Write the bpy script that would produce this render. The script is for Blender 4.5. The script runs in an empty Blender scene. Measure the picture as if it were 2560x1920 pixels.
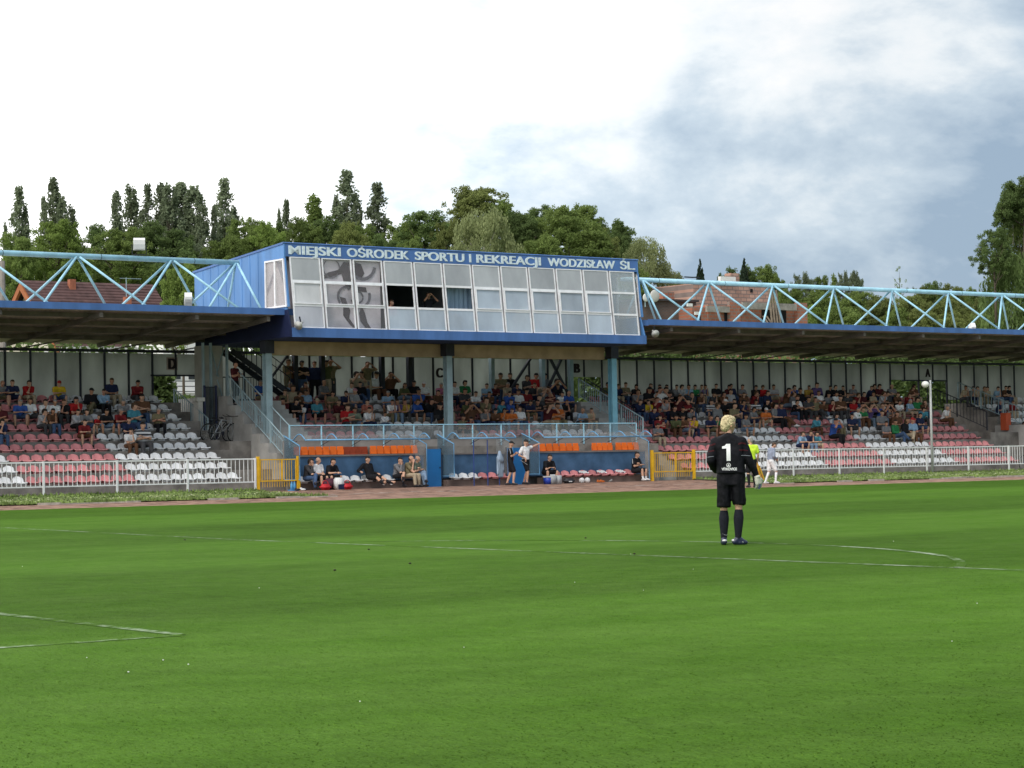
import bpy, bmesh, math, random
from mathutils import Vector, Matrix, noise
from mathutils.bvhtree import BVHTree
random.seed(7)
R = math.radians
# ---------------------------------------------------------------- camera
SC = bpy.context.scene
COL = SC.collection
CF, CYAW, CPITCH, CROLL = 5526.348, 0.943078, 0.033738, -0.0182646
CPOS = Vector((-2.735, -25.086, 1.360))
def cam_axes():
    f = Vector((math.cos(CYAW)*math.cos(CPITCH), math.sin(CYAW)*math.cos(CPITCH), math.sin(CPITCH)))
    r = f.cross(Vector((0, 0, 1))).normalized(); u = r.cross(f)
    return r*math.cos(CROLL)+u*math.sin(CROLL), u*math.cos(CROLL)-r*math.sin(CROLL), f
CR, CU, CFW = cam_axes()
cd = bpy.data.cameras.new('camera'); cam = bpy.data.objects.new('camera', cd); COL.objects.link(cam)
m = Matrix((CR, CU, -CFW)).transposed().to_4x4(); m.translation = CPOS
cam.matrix_world = m
cd.sensor_width = 36; cd.lens = CF*36/2560; cd.clip_start = .5; cd.clip_end = 5000
SC.camera = cam
def onY(u, v, Y):          # a photo pixel on the vertical plane y = Y
    d = CFW+CR*((u-1280)/CF)-CU*((v-960)/CF)
    return CPOS+d*((Y-CPOS.y)/d.y)
# ---------------------------------------------------------------- light
SC.view_settings.view_transform = 'Standard'; SC.view_settings.look = 'None'
SC.view_settings.gamma = 1; SC.view_settings.exposure = .24
W = bpy.data.worlds.new('World'); SC.world = W; W.use_nodes = True
SUN_EL, SUN_AZ = R(52), R(214)   # azimuth of the sun, measured from +X towards +Y
nt = W.node_tree; N = nt.nodes; L = nt.links
for n in list(N): N.remove(n)
def nd(tree, typ, **kw):
    n = tree.nodes.new(typ)
    for k, v in kw.items():
        if k.startswith('i_'): n.inputs[k[2:].replace('_', ' ')].default_value = v
        else: setattr(n, k, v)
    return n
out = nd(nt, 'ShaderNodeOutputWorld'); bg1 = nd(nt, 'ShaderNodeBackground'); bg2 = nd(nt, 'ShaderNodeBackground')
sky = nd(nt, 'ShaderNodeTexSky'); sky.sky_type = 'NISHITA'; sky.sun_disc = False
sky.sun_elevation = SUN_EL; sky.sun_rotation = R(90)-SUN_AZ
L.new(sky.outputs[0], bg1.inputs[0]); bg1.inputs[1].default_value = .09
tc = nd(nt, 'ShaderNodeTexCoord')
def mth(op, a, b=None, c=None, clamp=False):
    n = nd(nt, 'ShaderNodeMath', operation=op, use_clamp=clamp)
    for i, x in enumerate((a, b, c)):
        if x is None: continue
        if isinstance(x, (int, float)): n.inputs[i].default_value = x
        else: L.new(x, n.inputs[i])
    return n.outputs[0]
sep = nd(nt, 'ShaderNodeSeparateXYZ'); L.new(tc.outputs['Generated'], sep.inputs[0])
sx, sy, sz = sep.outputs
# compass direction: negative towards the bright half of the sky, positive towards the blue grey half
lat = mth('ADD', mth('MULTIPLY', sx, math.sin(CYAW)), mth('MULTIPLY', sy, -math.cos(CYAW)))
mp = nd(nt, 'ShaderNodeMapping'); L.new(tc.outputs['Generated'], mp.inputs[0])
mp.inputs['Scale'].default_value = (1, 1, 1.9); mp.inputs['Location'].default_value = (.31, .12, .2)
def cloud(scale, detail, rough, dist):
    n = nd(nt, 'ShaderNodeTexNoise'); n.inputs['Scale'].default_value = scale; n.inputs['Detail'].default_value = detail
    n.inputs['Roughness'].default_value = rough; n.inputs['Distortion'].default_value = dist
    L.new(mp.outputs[0], n.inputs['Vector']); return n.outputs[0]
c1 = cloud(6.5, 9, .55, .15); c2 = cloud(17, 8, .6, .15)
dens = mth('ADD', mth('MULTIPLY', c1, .75), mth('MULTIPLY', c2, .25))
# brightness: overexposed high cloud at the bright side, layered grey cloud at the other
side = mth('MULTIPLY_ADD', lat, 2.7, .50, clamp=True)     # 0 bright .. 1 grey
low = mth('MULTIPLY_ADD', sz, -5.0, 1.0, clamp=True)      # 1 near the horizon
thr = mth('SUBTRACT', dens, mth('MULTIPLY_ADD', side, .245, .285))
thr = mth('SUBTRACT', thr, mth('MULTIPLY', mth('MULTIPLY', low, side), .27))
cl = mth('MULTIPLY_ADD', thr, 4.3, .48, clamp=True)
ramp = nd(nt, 'ShaderNodeValToRGB'); L.new(cl, ramp.inputs[0])
e = ramp.color_ramp.elements
e[0].position = 0; e[0].color = (.34, .45, .58, 1); e[1].position = 1; e[1].color = (1.0, 1.0, 1.0, 1)
x = ramp.color_ramp.elements.new(.45); x.color = (.60, .70, .79, 1)
x = ramp.color_ramp.elements.new(.75); x.color = (.87, .92, .95, 1)
L.new(ramp.outputs[0], bg2.inputs[0])
inv = mth('SUBTRACT', 1.0, side); stren = mth('MULTIPLY_ADD', mth('MULTIPLY', inv, inv), .86, .86)
L.new(stren, bg2.inputs[1])
mx = nd(nt, 'ShaderNodeMixShader'); mx.inputs[0].default_value = .93
L.new(bg1.outputs[0], mx.inputs[1]); L.new(bg2.outputs[0], mx.inputs[2]); L.new(mx.outputs[0], out.inputs[0])
sd = bpy.data.lights.new('sun', 'SUN'); sun = bpy.data.objects.new('sun', sd); COL.objects.link(sun)
sd.energy = 1.45; sd.angle = R(12); sd.color = (1, .95, .87)
sdir = Vector((math.cos(SUN_AZ)*math.cos(SUN_EL), math.sin(SUN_AZ)*math.cos(SUN_EL), math.sin(SUN_EL)))
sun.rotation_euler = sdir.to_track_quat('Z', 'Y').to_euler(); sun.location = (0, 0, 60)

# ---------------------------------------------------------------- materials
MATS = {}
def mat(name, col, rough=.7, var=.12, vs=3.0, bump=0, bs=20., metal=0, spec=.3, alpha=1, col2=None, streak=None, obj_var=0, trans=0, coord='Object', rust=0):
    if name in MATS: return MATS[name]
    M = bpy.data.materials.new(name); M.use_nodes = True; t = M.node_tree
    b = t.nodes['Principled BSDF']; b.inputs['Roughness'].default_value = rough; b.inputs['Metallic'].default_value = metal
    b.inputs['Specular IOR Level'].default_value = spec; b.inputs['Alpha'].default_value = alpha
    tcn = nd(t, 'ShaderNodeTexCoord'); mpn = nd(t, 'ShaderNodeMapping'); t.links.new(tcn.outputs[coord], mpn.inputs[0])
    if streak: mpn.inputs['Scale'].default_value = streak
    nz = nd(t, 'ShaderNodeTexNoise'); nz.inputs['Scale'].default_value = vs; nz.inputs['Detail'].default_value = 5; nz.inputs['Roughness'].default_value = .6
    t.links.new(mpn.outputs[0], nz.inputs['Vector'])
    rp = nd(t, 'ShaderNodeValToRGB'); t.links.new(nz.outputs[0], rp.inputs[0])
    a = [max(0, c*(1-var*1.6)) for c in col]; z = [min(1, c*(1+var*1.6)) for c in (col2 or col)]
    rp.color_ramp.elements[0].position = .3; rp.color_ramp.elements[0].color = (*a, 1)
    rp.color_ramp.elements[1].position = .7; rp.color_ramp.elements[1].color = (*z, 1)
    o = rp.outputs[0]
    if obj_var:
        oi = nd(t, 'ShaderNodeObjectInfo'); hs = nd(t, 'ShaderNodeHueSaturation')
        mm = nd(t, 'ShaderNodeMapRange'); mm.inputs[3].default_value = 1-obj_var; mm.inputs[4].default_value = 1+obj_var
        t.links.new(oi.outputs['Random'], mm.inputs[0]); t.links.new(mm.outputs[0], hs.inputs['Value']); t.links.new(o, hs.inputs['Color']); o = hs.outputs[0]
    if rust:
        rn = nd(t, 'ShaderNodeTexNoise'); rn.inputs['Scale'].default_value = 2.6; rn.inputs['Detail'].default_value = 9; rn.inputs['Roughness'].default_value = .72; t.links.new(tcn.outputs['Object'], rn.inputs['Vector'])
        rm_ = nd(t, 'ShaderNodeMapRange'); rm_.inputs[1].default_value = 1-rust; rm_.inputs[2].default_value = 1.03-rust; rm_.inputs[4].default_value = .85; t.links.new(rn.outputs[0], rm_.inputs[0])
        rx__ = nd(t, 'ShaderNodeMix'); rx__.data_type = 'RGBA'; t.links.new(rm_.outputs[0], rx__.inputs[0]); t.links.new(o, rx__.inputs[6]); rx__.inputs[7].default_value = (.13, .07, .045, 1); o = rx__.outputs[2]
    t.links.new(o, b.inputs['Base Color'])
    if trans:
        tl = nd(t, 'ShaderNodeBsdfTranslucent'); t.links.new(o, tl.inputs[0]); ms = nd(t, 'ShaderNodeMixShader'); ms.inputs[0].default_value = trans
        t.links.new(b.outputs[0], ms.inputs[1]); t.links.new(tl.outputs[0], ms.inputs[2]); t.links.new(ms.outputs[0], t.nodes['Material Output'].inputs[0])
    if bump:
        nb = nd(t, 'ShaderNodeTexNoise'); nb.inputs['Scale'].default_value = bs; nb.inputs['Detail'].default_value = 4
        t.links.new(mpn.outputs[0], nb.inputs['Vector'])
        bn = nd(t, 'ShaderNodeBump'); bn.inputs['Strength'].default_value = bump; bn.inputs['Distance'].default_value = .03
        t.links.new(nb.outputs[0], bn.inputs['Height']); t.links.new(bn.outputs[0], b.inputs['Normal'])
    MATS[name] = M; return M
C_ = mat
CONC = mat('weathered_concrete', (.165, .15, .135), .9, .25, 1.3, bump=.4, bs=12, col2=(.225, .205, .185))
CONCL = mat('pale_concrete', (.36, .35, .335), .9, .15, 1.2, bump=.2, bs=15)
BLUE = mat('royal_blue_sheet', (.07, .16, .40), .5, .14, 1.6, spec=.4, streak=(1, 1, .25), rust=.30)
BLUEL = mat('sunlit_blue_sheet', (.085, .22, .48), .5, .13, 1.4, spec=.4, streak=(1, 1, .25), rust=.31)  # lighter copy of the blue: sunlight put into the side walls' colour
LBLUE = mat('light_blue_paint', (.34, .60, .74), .45, .13, 2, spec=.5, rust=.35)
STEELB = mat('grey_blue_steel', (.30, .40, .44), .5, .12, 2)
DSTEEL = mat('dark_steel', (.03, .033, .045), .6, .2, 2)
WHITE = mat('white_paint', (.78, .78, .78), .45, .06, 2)
WPVC = mat('white_window_frame', (.84, .84, .87), .4, .06, 4)
YEL = mat('yellow_paint', (.75, .43, .02), .45, .1, 3)
SEATR = mat('faded_red_plastic', (.58, .20, .215), .5, .14, 1.2, obj_var=.17, col2=(.66, .28, .28))
SEATW = mat('white_plastic', (.74, .74, .75), .45, .06, 1.5, obj_var=.13)
SEATO = mat('orange_plastic', (.78, .15, .015), .45, .1, 1.5, obj_var=.12)
BLACK = mat('black_rubber', (.02, .02, .022), .7, .2, 4)
GREY = mat('grey_mullion', (.22, .2, .22), .6, .15, 4)
BRICK = None
# ---------------------------------------------------------------- helpers
class MB:
    """collects shapes into one mesh"""
    def __init__(s): s.v = []; s.f = []; s.mi = []; s.cur = 0
    def add(s, vs, fs):
        o = len(s.v); s.v += [tuple(v) for v in vs]; s.f += [tuple(i+o for i in f) for f in fs]; s.mi += [s.cur]*len(fs); return s
    def box(s, x0, x1, y0, y1, z0, z1):
        return s.add([(x0, y0, z0), (x1, y0, z0), (x1, y1, z0), (x0, y1, z0), (x0, y0, z1), (x1, y0, z1), (x1, y1, z1), (x0, y1, z1)],
                     [(0, 3, 2, 1), (4, 5, 6, 7), (0, 1, 5, 4), (1, 2, 6, 5), (2, 3, 7, 6), (3, 0, 4, 7)])
    def bar(s, a, b, w, h=None, up=(0, 0, 1)):
        a, b = Vector(a), Vector(b); h = h or w; d = (b-a).normalized(); u = Vector(up)
        if abs(d.dot(u)) > .99: u = Vector((0, 1, 0))
        x = d.cross(u).normalized()*w/2; y = x.cross(d).normalized()*h/2
        return s.add([a-x-y, a+x-y, a+x+y, a-x+y, b-x-y, b+x-y, b+x+y, b-x+y],
                     [(0, 1, 2, 3), (7, 6, 5, 4), (0, 4, 5, 1), (1, 5, 6, 2), (2, 6, 7, 3), (3, 7, 4, 0)])
    def tube(s, pts, r, n=8, closed=False):
        pts = [Vector(p) for p in pts]; rings = []
        for i, p in enumerate(pts):
            d = (pts[min(i+1, len(pts)-1)]-pts[max(i-1, 0)]).normalized()
            if closed: d = (pts[(i+1) % len(pts)]-pts[i-1]).normalized()
            u = Vector((0, 0, 1)) if abs(d.z) < .95 else Vector((0, 1, 0))
            x = d.cross(u).normalized(); y = x.cross(d)
            rr = r[i] if isinstance(r, (list, tuple)) else r
            rings.append([p+x*rr*math.cos(2*math.pi*k/n)+y*rr*math.sin(2*math.pi*k/n) for k in range(n)])
        vs = [q for g in rings for q in g]; fs = []
        for i in range(len(pts)-(0 if closed else 1)):
            j = (i+1) % len(pts)
            for k in range(n):
                fs.append((i*n+k, i*n+(k+1) % n, j*n+(k+1) % n, j*n+k))
        if not closed: fs += [tuple(range(n))[::-1], tuple((len(pts)-1)*n+k for k in range(n))]
        return s.add(vs, fs)
    def prism(s, poly, axis, a, b):
        """poly: 2D points extruded along an axis from a to b ('x': (y,z) points, 'y': (x,z) points, 'z': (x,y) points)"""
        g = {'x': lambda p, t: (t, p[0], p[1]), 'y': lambda p, t: (p[0], t, p[1]), 'z': lambda p, t: (p[0], p[1], t)}[axis]
        n = len(poly); vs = [g(p, a) for p in poly]+[g(p, b) for p in poly]
        return s.add(vs, [tuple(range(n)), tuple(range(n, 2*n))[::-1]]+[(i, i+n, (i+1) % n+n, (i+1) % n) for i in range(n)])
    def sphere(s, c, r, nu=10, nv=6, sc=(1, 1, 1)):
        vs = [(c[0], c[1], c[2]+r*sc[2])]
        for j in range(1, nv):
            for i in range(nu):
                a, b = math.pi*j/nv, 2*math.pi*i/nu
                vs.append((c[0]+r*sc[0]*math.sin(a)*math.cos(b), c[1]+r*sc[1]*math.sin(a)*math.sin(b), c[2]+r*sc[2]*math.cos(a)))
        vs.append((c[0], c[1], c[2]-r*sc[2])); e_ = len(vs)-1; fs = []
        for i in range(nu):
            fs.append((0, 1+i, 1+(i+1) % nu)); fs.append((e_, 1+(nv-2)*nu+(i+1) % nu, 1+(nv-2)*nu+i))
            for j in range(nv-2):
                fs.append((1+j*nu+i, 1+(j+1)*nu+i, 1+(j+1)*nu+(i+1) % nu, 1+j*nu+(i+1) % nu))
        return s.add(vs, fs)
    def mesh(s, name, mats, smooth=False):
        me = bpy.data.meshes.new(name); me.from_pydata(s.v, [], s.f)
        for m_ in (mats if isinstance(mats, (list, tuple)) else [mats]): me.materials.append(m_)
        if any(s.mi): me.polygons.foreach_set('material_index', s.mi)
        bm = bmesh.new(); bm.from_mesh(me); bmesh.ops.recalc_face_normals(bm, faces=bm.faces); bm.to_mesh(me); bm.free()
        if smooth: me.polygons.foreach_set('use_smooth', [True]*len(me.polygons))
        me.update(); return me
    def build(s, name, mats, parent=None, smooth=False, loc=(0, 0, 0)):
        return link(name, s.mesh(name, mats, smooth), parent, loc)
def link(name, me, parent=None, loc=(0, 0, 0)):
    o = bpy.data.objects.new(name, me); COL.objects.link(o); o.location = loc
    if parent is not None: o.parent = parent
    return o
def tag(o, label=None, cat=None, group=None, kind=None):
    if label: o['label'] = label
    if cat: o['category'] = cat
    if group: o['group'] = group
    if kind: o['kind'] = kind
    return o
def empty(name, label, cat, loc=(0, 0, 0), rz=0, group=None):
    o = bpy.data.objects.new(name, None); COL.objects.link(o); o.location = loc; o.rotation_euler.z = rz
    return tag(o, label, cat, group)
def up(o, parent):      # parent without moving a part that was built in world coordinates
    o.parent = parent; o.matrix_parent_inverse = parent.matrix_world.inverted(); return o
def wempty(name, label, cat, loc=(0, 0, 0), group=None):
    """an Empty at loc whose parts are given in world coordinates"""
    o = empty(name, label, cat, loc, 0, group); o['_o'] = list(loc); return o
def wpart(mb, name, mats, root, smooth=False, parent=None):
    ox, oy, oz = root['_o']; mb.v = [(a-ox, b-oy, c-oz) for a, b, c in mb.v]
    return mb.build(name, mats, parent or root, smooth)
KN = [(-300, 0), (10, 0), (34.6, .15), (39, .22), (43.3, .38), (400, .38)]
def G(y):
    for (a, za), (b, zb) in zip(KN, KN[1:]):
        if y <= b: return za+(zb-za)*(y-a)/(b-a)
    return .38
NUM = ['first', 'second', 'third', 'fourth', 'fifth', 'sixth', 'seventh', 'eighth', 'ninth', 'tenth']+['%dth' % i for i in range(11, 20)]+['20th', '21st', '22nd', '23rd']+['%dth' % i for i in range(24, 31)]+['31st', '32nd', '33rd']+['%dth' % i for i in range(34, 60)]
# ================================================================ setting
def sheet(name, xs, ys, dz, m_, edge=None):
    mb = MB(); nx = len(xs); vs = []
    for j, y in enumerate(ys):
        for x in xs:
            yy = y
            if edge and j == edge[0]: yy = y+edge[1](x)
            vs.append((x, yy, G(yy)+dz))
    mb.add(vs, [(j*nx+i, j*nx+i+1, (j+1)*nx+i+1, (j+1)*nx+i) for j in range(len(ys)-1) for i in range(nx-1)])
    return tag(mb.build(name, m_), kind='structure')
def lin(a, b, n): return [a+(b-a)*i/n for i in range(n+1)]
# turf: mown bands parallel to the touchline, blade-scale mottling
def turf():
    M = bpy.data.materials.new('mown_turf'); M.use_nodes = True; t = M.node_tree; b = t.nodes['Principled BSDF']
    b.inputs['Roughness'].default_value = .85; b.inputs['Specular IOR Level'].default_value = .02
    b.inputs['Sheen Weight'].default_value = .0
    tcn = nd(t, 'ShaderNodeTexCoord'); sp = nd(t, 'ShaderNodeSeparateXYZ'); t.links.new(tcn.outputs['Object'], sp.inputs[0])
    def m2(op, a, b_=None, c=None, clamp=False):
        n = nd(t, 'ShaderNodeMath', operation=op, use_clamp=clamp)
        for i, x_ in enumerate((a, b_, c)):
            if x_ is None: continue
            if isinstance(x_, (int, float)): n.inputs[i].default_value = x_
            else: t.links.new(x_, n.inputs[i])
        return n.outputs[0]
    def nz(scale, det, sc=(1, 1, 1), rg=.6):
        p = nd(t, 'ShaderNodeMapping'); p.inputs['Scale'].default_value = sc; t.links.new(tcn.outputs['Object'], p.inputs[0])
        n = nd(t, 'ShaderNodeTexNoise'); n.inputs['Scale'].default_value = scale; n.inputs['Detail'].default_value = det; n.inputs['Roughness'].default_value = rg
        t.links.new(p.outputs[0], n.inputs['Vector']); return n.outputs[0]
    big = nz(.22, 5, (.5, 1, 1)); wob = nz(.5, 3)
    y_ = m2('ADD', sp.outputs[1], m2('MULTIPLY', m2('SUBTRACT', wob, .5), 1.3))
    band = m2('SINE', m2('MULTIPLY_ADD', y_, math.pi/8.4, -.3))
    band = m2('MULTIPLY_ADD', band, 2.2, .5, clamp=True)      # 0 / 1
    mid = nz(2.3, 6); fine = nz(26, 4, (1, .45, 1), .7); clump = nz(7, 5, (1, .4, 1), .7); wear = nz(.9, 6, (.6, 1, 1), .65)
    v = m2('MULTIPLY_ADD', band, .20, .74)
    v = m2('ADD', v, m2('MULTIPLY', m2('SUBTRACT', big, .5), .60))
    v = m2('ADD', v, m2('MULTIPLY', m2('SUBTRACT', mid, .5), .40))
    v = m2('ADD', v, m2('MULTIPLY', m2('SUBTRACT', clump, .5), .52))
    v = m2('ADD', v, m2('MULTIPLY', m2('SUBTRACT', fine, .5), .45))
    v = m2('ADD', v, m2('MULTIPLY', m2('SUBTRACT', nz(75, 3, (1, .35, 1), .7), .5), .5))
    rp = nd(t, 'ShaderNodeValToRGB'); t.links.new(m2('MULTIPLY_ADD', wear, 1.6, -.3), rp.inputs[0])
    rp.color_ramp.elements[0].color = (.064, .146, .013, 1); rp.color_ramp.elements[0].position = .2
    rp.color_ramp.elements[1].color = (.090, .176, .026, 1); rp.color_ramp.elements[1].position = .9
    hs = nd(t, 'ShaderNodeHueSaturation'); t.links.new(rp.outputs[0], hs.inputs['Color']); t.links.new(m2('MULTIPLY', v, .97), hs.inputs['Value'])
    t.links.new(hs.outputs[0], b.inputs['Base Color'])
    bn = nd(t, 'ShaderNodeBump'); bn.inputs['Strength'].default_value = .5; bn.inputs['Distance'].default_value = .04
    t.links.new(m2('ADD', clump, fine), bn.inputs['Height']); t.links.new(bn.outputs[0], b.inputs['Normal'])
    return M, hs.outputs[0]
TURF, _ = turf()
def chalk():
    """worn line paint: the turf shows through"""
    M = TURF.copy(); M.name = 'worn_line_paint'; t = M.node_tree; b = t.nodes['Principled BSDF']
    src = b.inputs['Base Color'].links[0].from_socket
    tcn = nd(t, 'ShaderNodeTexCoord'); n = nd(t, 'ShaderNodeTexNoise'); n.inputs['Scale'].default_value = 7; n.inputs['Detail'].default_value = 6; n.inputs['Roughness'].default_value = .7
    n2 = nd(t, 'ShaderNodeTexNoise'); n2.inputs['Scale'].default_value = .6; n2.inputs['Detail'].default_value = 3
    for q in (n, n2): t.links.new(tcn.outputs['Object'], q.inputs['Vector'])
    ad = nd(t, 'ShaderNodeMath', operation='ADD'); t.links.new(n.outputs[0], ad.inputs[0]); t.links.new(n2.outputs[0], ad.inputs[1])
    mr = nd(t, 'ShaderNodeMapRange'); mr.inputs[1].default_value = .92; mr.inputs[2].default_value = 1.32; mr.inputs[3].default_value = 0; mr.inputs[4].default_value = .8
    t.links.new(ad.outputs[0], mr.inputs[0])
    mi = nd(t, 'ShaderNodeMix'); mi.data_type = 'RGBA'; t.links.new(mr.outputs[0], mi.inputs[0]); t.links.new(src, mi.inputs[6])
    mi.inputs[7].default_value = (.50, .56, .46, 1); t.links.new(mi.outputs[2], b.inputs['Base Color']); return M
CHALK = chalk()
EARTH = mat('rough_earth', (.11, .13, .05), .95, .35, .5, col2=(.16, .17, .08))
GRAV = mat('red_cinder_track', (.20, .11, .078), .95, .35, 2.5, bump=.8, bs=40, col2=(.29, .18, .135))
VERGE = mat('verge_turf', (.10, .15, .035), .95, .25, 1.5, bump=.4, bs=30, col2=(.19, .225, .095))
PAVE = mat('dusty_paving', (.30, .22, .19), .95, .25, 2, bump=.5, bs=25)
rag = lambda s, a: (lambda x: a*(noise.noise(Vector((x*.9, s, 0)))+.5*noise.noise(Vector((x*3.1, s, 2)))))
XS = sorted(set([-900, -300, -120, -60]+lin(-40, 120, 320)+[160, 300, 900, 2500]))
sheet('ground', [-3000, -300, 200, 3000], [-900, -60, 10, 34.6, 39, 43.3, 300, 3000], -.06, EARTH)
sheet('pitch', XS, [-60]+lin(-30, 10, 8)+[20, 30, 34.6], 0, TURF, (11, rag(1.7, .12)))
sheet('running_track', [-300]+XS[4:-3]+[200], [33.8, 34.6, 36.5, 39, 41.5, 43.3, 44.95], -.03, GRAV)
def strip(pts, w=.12):
    mb = MB(); vs = []
    for i, p in enumerate(pts):
        a, b = Vector(pts[max(i-1, 0)]), Vector(pts[min(i+1, len(pts)-1)]); d = (b-a).normalized(); n = Vector((-d.y, d.x))*w/2
        for s in (1, -1): vs.append((p[0]+n.x*s, p[1]+n.y*s, G(p[1]+n.y*s)+.004))
    mb.add(vs, [(2*i, 2*i+1, 2*i+3, 2*i+2) for i in range(len(pts)-1)]); return mb
lm = MB()
for pts in ([(5.5, y) for y in lin(-9.16, 9.16, 30)], [(x, -9.22) for x in lin(0, 5.5, 8)], [(x, 9.16) for x in lin(0, 5.5, 8)],
            [(16.5, y) for y in lin(-20.16, 20.16, 60)], [(x, 20.16) for x in lin(0, 16.5, 12)], [(0, y) for y in lin(-33, 33, 60)],
            [(11+9.15*math.cos(a), 9.15*math.sin(a)) for a in lin(-.925, .925, 40)]):
    q = strip(pts); lm.add(q.v, q.f)
tag(lm.build('line_markings', CHALK), kind='structure')
q = strip([(5.5, y) for y in lin(-9.2, -1, 20)], .16)
# verge strips in front of the railings, with clover tufts
for a, b, nm in ((-40, 35.6, 'a'), (56.2, 120, 'b')):
    sheet('verge', lin(a, b, int((b-a)*3)), [39.0, 39.05, 41, 43.3, 44.0], .012, VERGE, (0, rag(5 if nm == 'a' else 9, .22)))
# worn kerb stones along the verge edge
kb = MB(); x = -2
while x < 100:
    ln = random.uniform(.5, 1.4)
    if (x < 36.3 or x > 56) and random.random() < .55:
        y = 38.85+random.uniform(-.06, .06); kb.box(x, x+ln, y, y+.14, G(y)-.1, G(y)+random.uniform(.0, .045))
    x += ln+.05
tag(kb.build('kerb', mat('worn_kerb_concrete', (.40, .36, .31), .9, .2, 4, bump=.3)), kind='structure')
CLOV = mat('grass_blades', (.10, .16, .035), .9, .3, 1.2, col2=(.20, .27, .08), obj_var=0)
CLOVW = mat('clover_bloom', (.42, .44, .26), .9, .2, 3)
tf = MB(); rr = random.Random(3)
for i in range(23000):
    x = rr.uniform(19, 36) if rr.random() < .42 else rr.uniform(56.4, 92)
    y = rr.uniform(39.0, 43.9); h_ = rr.uniform(.012, .045)*(1.5 if y > 43.2 else 1); a = rr.uniform(0, 6.3); w = rr.uniform(.02, .06)
    band = math.exp(-((y-41.4)/.8)**2)
    tf.cur = 1 if rr.random() < .28*band*(1+noise.noise(Vector((x*.6, y, 0)))) else 0
    cx, cy, z = math.cos(a)*w, math.sin(a)*w, G(y)+.01
    tf.add([(x-cx, y-cy, z), (x+cx, y+cy, z), (x+rr.uniform(-.04, .04), y+rr.uniform(-.04, .04), z+h_)], [(0, 1, 2)])
tf.cur = 0
for i in range(4200):       # ragged grass at the foot of the plinth and the track edge
    x = rr.uniform(19, 36) if rr.random() < .5 else rr.uniform(56.4, 92); y = rr.choice((39.02, 43.85))+rr.uniform(-.12, .12); a = rr.uniform(0, 6.3); w = .04
    tf.add([(x-math.cos(a)*w, y-math.sin(a)*w, G(y)), (x+math.cos(a)*w, y+math.sin(a)*w, G(y)), (x, y, G(y)+rr.uniform(.05, .16))], [(0, 1, 2)])
tag(tf.build('verge_grass', [CLOV, CLOVW]), kind='stuff')
# pale cinder marks in front of the dugouts
dm = MB()
for i in range(60):
    x = rr.uniform(36, 56); y = 40.2+.08*math.sin(x)+rr.uniform(-.25, .25); w = rr.uniform(.1, .6)
    dm.add([(x, y, G(y)-.02), (x+w, y+rr.uniform(-.03, .03), G(y)-.02), (x+w*.8, y+.1, G(y+.1)-.02), (x+.05, y+.09, G(y+.09)-.02)], [(0, 1, 2, 3)])
tag(dm.build('chalk_dust', mat('chalk_dust', (.5, .42, .38), .95, .25, 6)), kind='stuff')
# short mown blades on the near part of the pitch
import numpy as np
rg = np.random.default_rng(4); NB = 90000
dd = 8.5+19*rg.random(NB)**1.5; la = (rg.random(NB)-.5)*.50
fx, fy = math.cos(CYAW), math.sin(CYAW); bx = CPOS.x+dd*(fx+fy*la); by = CPOS.y+dd*(fy-fx*la)
an_ = rg.random(NB)*6.283; bh = (.002+.0045*rg.random(NB)**1.5); bw = .0016+.0026*rg.random(NB)+dd*.00008; lx = (rg.random(NB)-.5)*.03; ly = (rg.random(NB)-.5)*.03
keep = ~((np.abs(bx-5.5) < .1) & (np.abs(by) < 9.3)) & ~((np.abs(by+9.22) < .09) & (bx < 5.6)); bx, by, dd, an_, bh, bw, lx, ly = [a_[keep] for a_ in (bx, by, dd, an_, bh, bw, lx, ly)]; NB = len(bx)
co = np.zeros((NB, 3, 3)); gz_ = np.where(by > 10, .15*(by-10)/24.6, 0)
for k, s_ in ((0, -1), (1, 1)): co[:, k, 0] = bx+s_*np.cos(an_)*bw; co[:, k, 1] = by+s_*np.sin(an_)*bw; co[:, k, 2] = gz_
co[:, 2, 0] = bx+lx; co[:, 2, 1] = by+ly; co[:, 2, 2] = gz_+bh
me = bpy.data.meshes.new('mown_grass'); me.vertices.add(NB*3); me.vertices.foreach_set('co', co.ravel()); me.loops.add(NB*3); me.loops.foreach_set('vertex_index', np.arange(NB*3, dtype=np.int32)); me.polygons.add(NB); me.polygons.foreach_set('loop_start', np.arange(0, NB*3, 3, dtype=np.int32)); me.polygons.foreach_set('loop_total', np.full(NB, 3, dtype=np.int32)); me.update(calc_edges=True)
BLM = TURF.copy(); BLM.name = 'mown_blades'; t = BLM.node_tree; hs_ = [n for n in t.nodes if n.type == 'HUE_SAT'][0]
tcn = nd(t, 'ShaderNodeTexCoord'); wn = nd(t, 'ShaderNodeTexWhiteNoise'); sn = nd(t, 'ShaderNodeVectorMath', operation='SNAP'); sn.inputs[1].default_value = (.012, .012, 10); t.links.new(tcn.outputs['Object'], sn.inputs[0]); t.links.new(sn.outputs[0], wn.inputs[0])
mr_ = nd(t, 'ShaderNodeMapRange'); mr_.inputs[3].default_value = .85; mr_.inputs[4].default_value = 1.5; t.links.new(wn.outputs[0], mr_.inputs[0])
h2 = nd(t, 'ShaderNodeHueSaturation'); t.links.new(mr_.outputs[0], h2.inputs['Value']); t.links.new(hs_.outputs[0], h2.inputs['Color']); h2.inputs['Hue'].default_value = .492
t.links.new(h2.outputs[0], t.nodes['Principled BSDF'].inputs['Base Color'])
for l_ in list(t.nodes['Principled BSDF'].inputs['Normal'].links): t.links.remove(l_)
nv = nd(t, 'ShaderNodeCombineXYZ'); nv.inputs[2].default_value = 1; t.links.new(nv.outputs[0], t.nodes['Principled BSDF'].inputs['Normal'])
me.materials.append(BLM); tag(link('mown_grass', me), kind='stuff')
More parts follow.
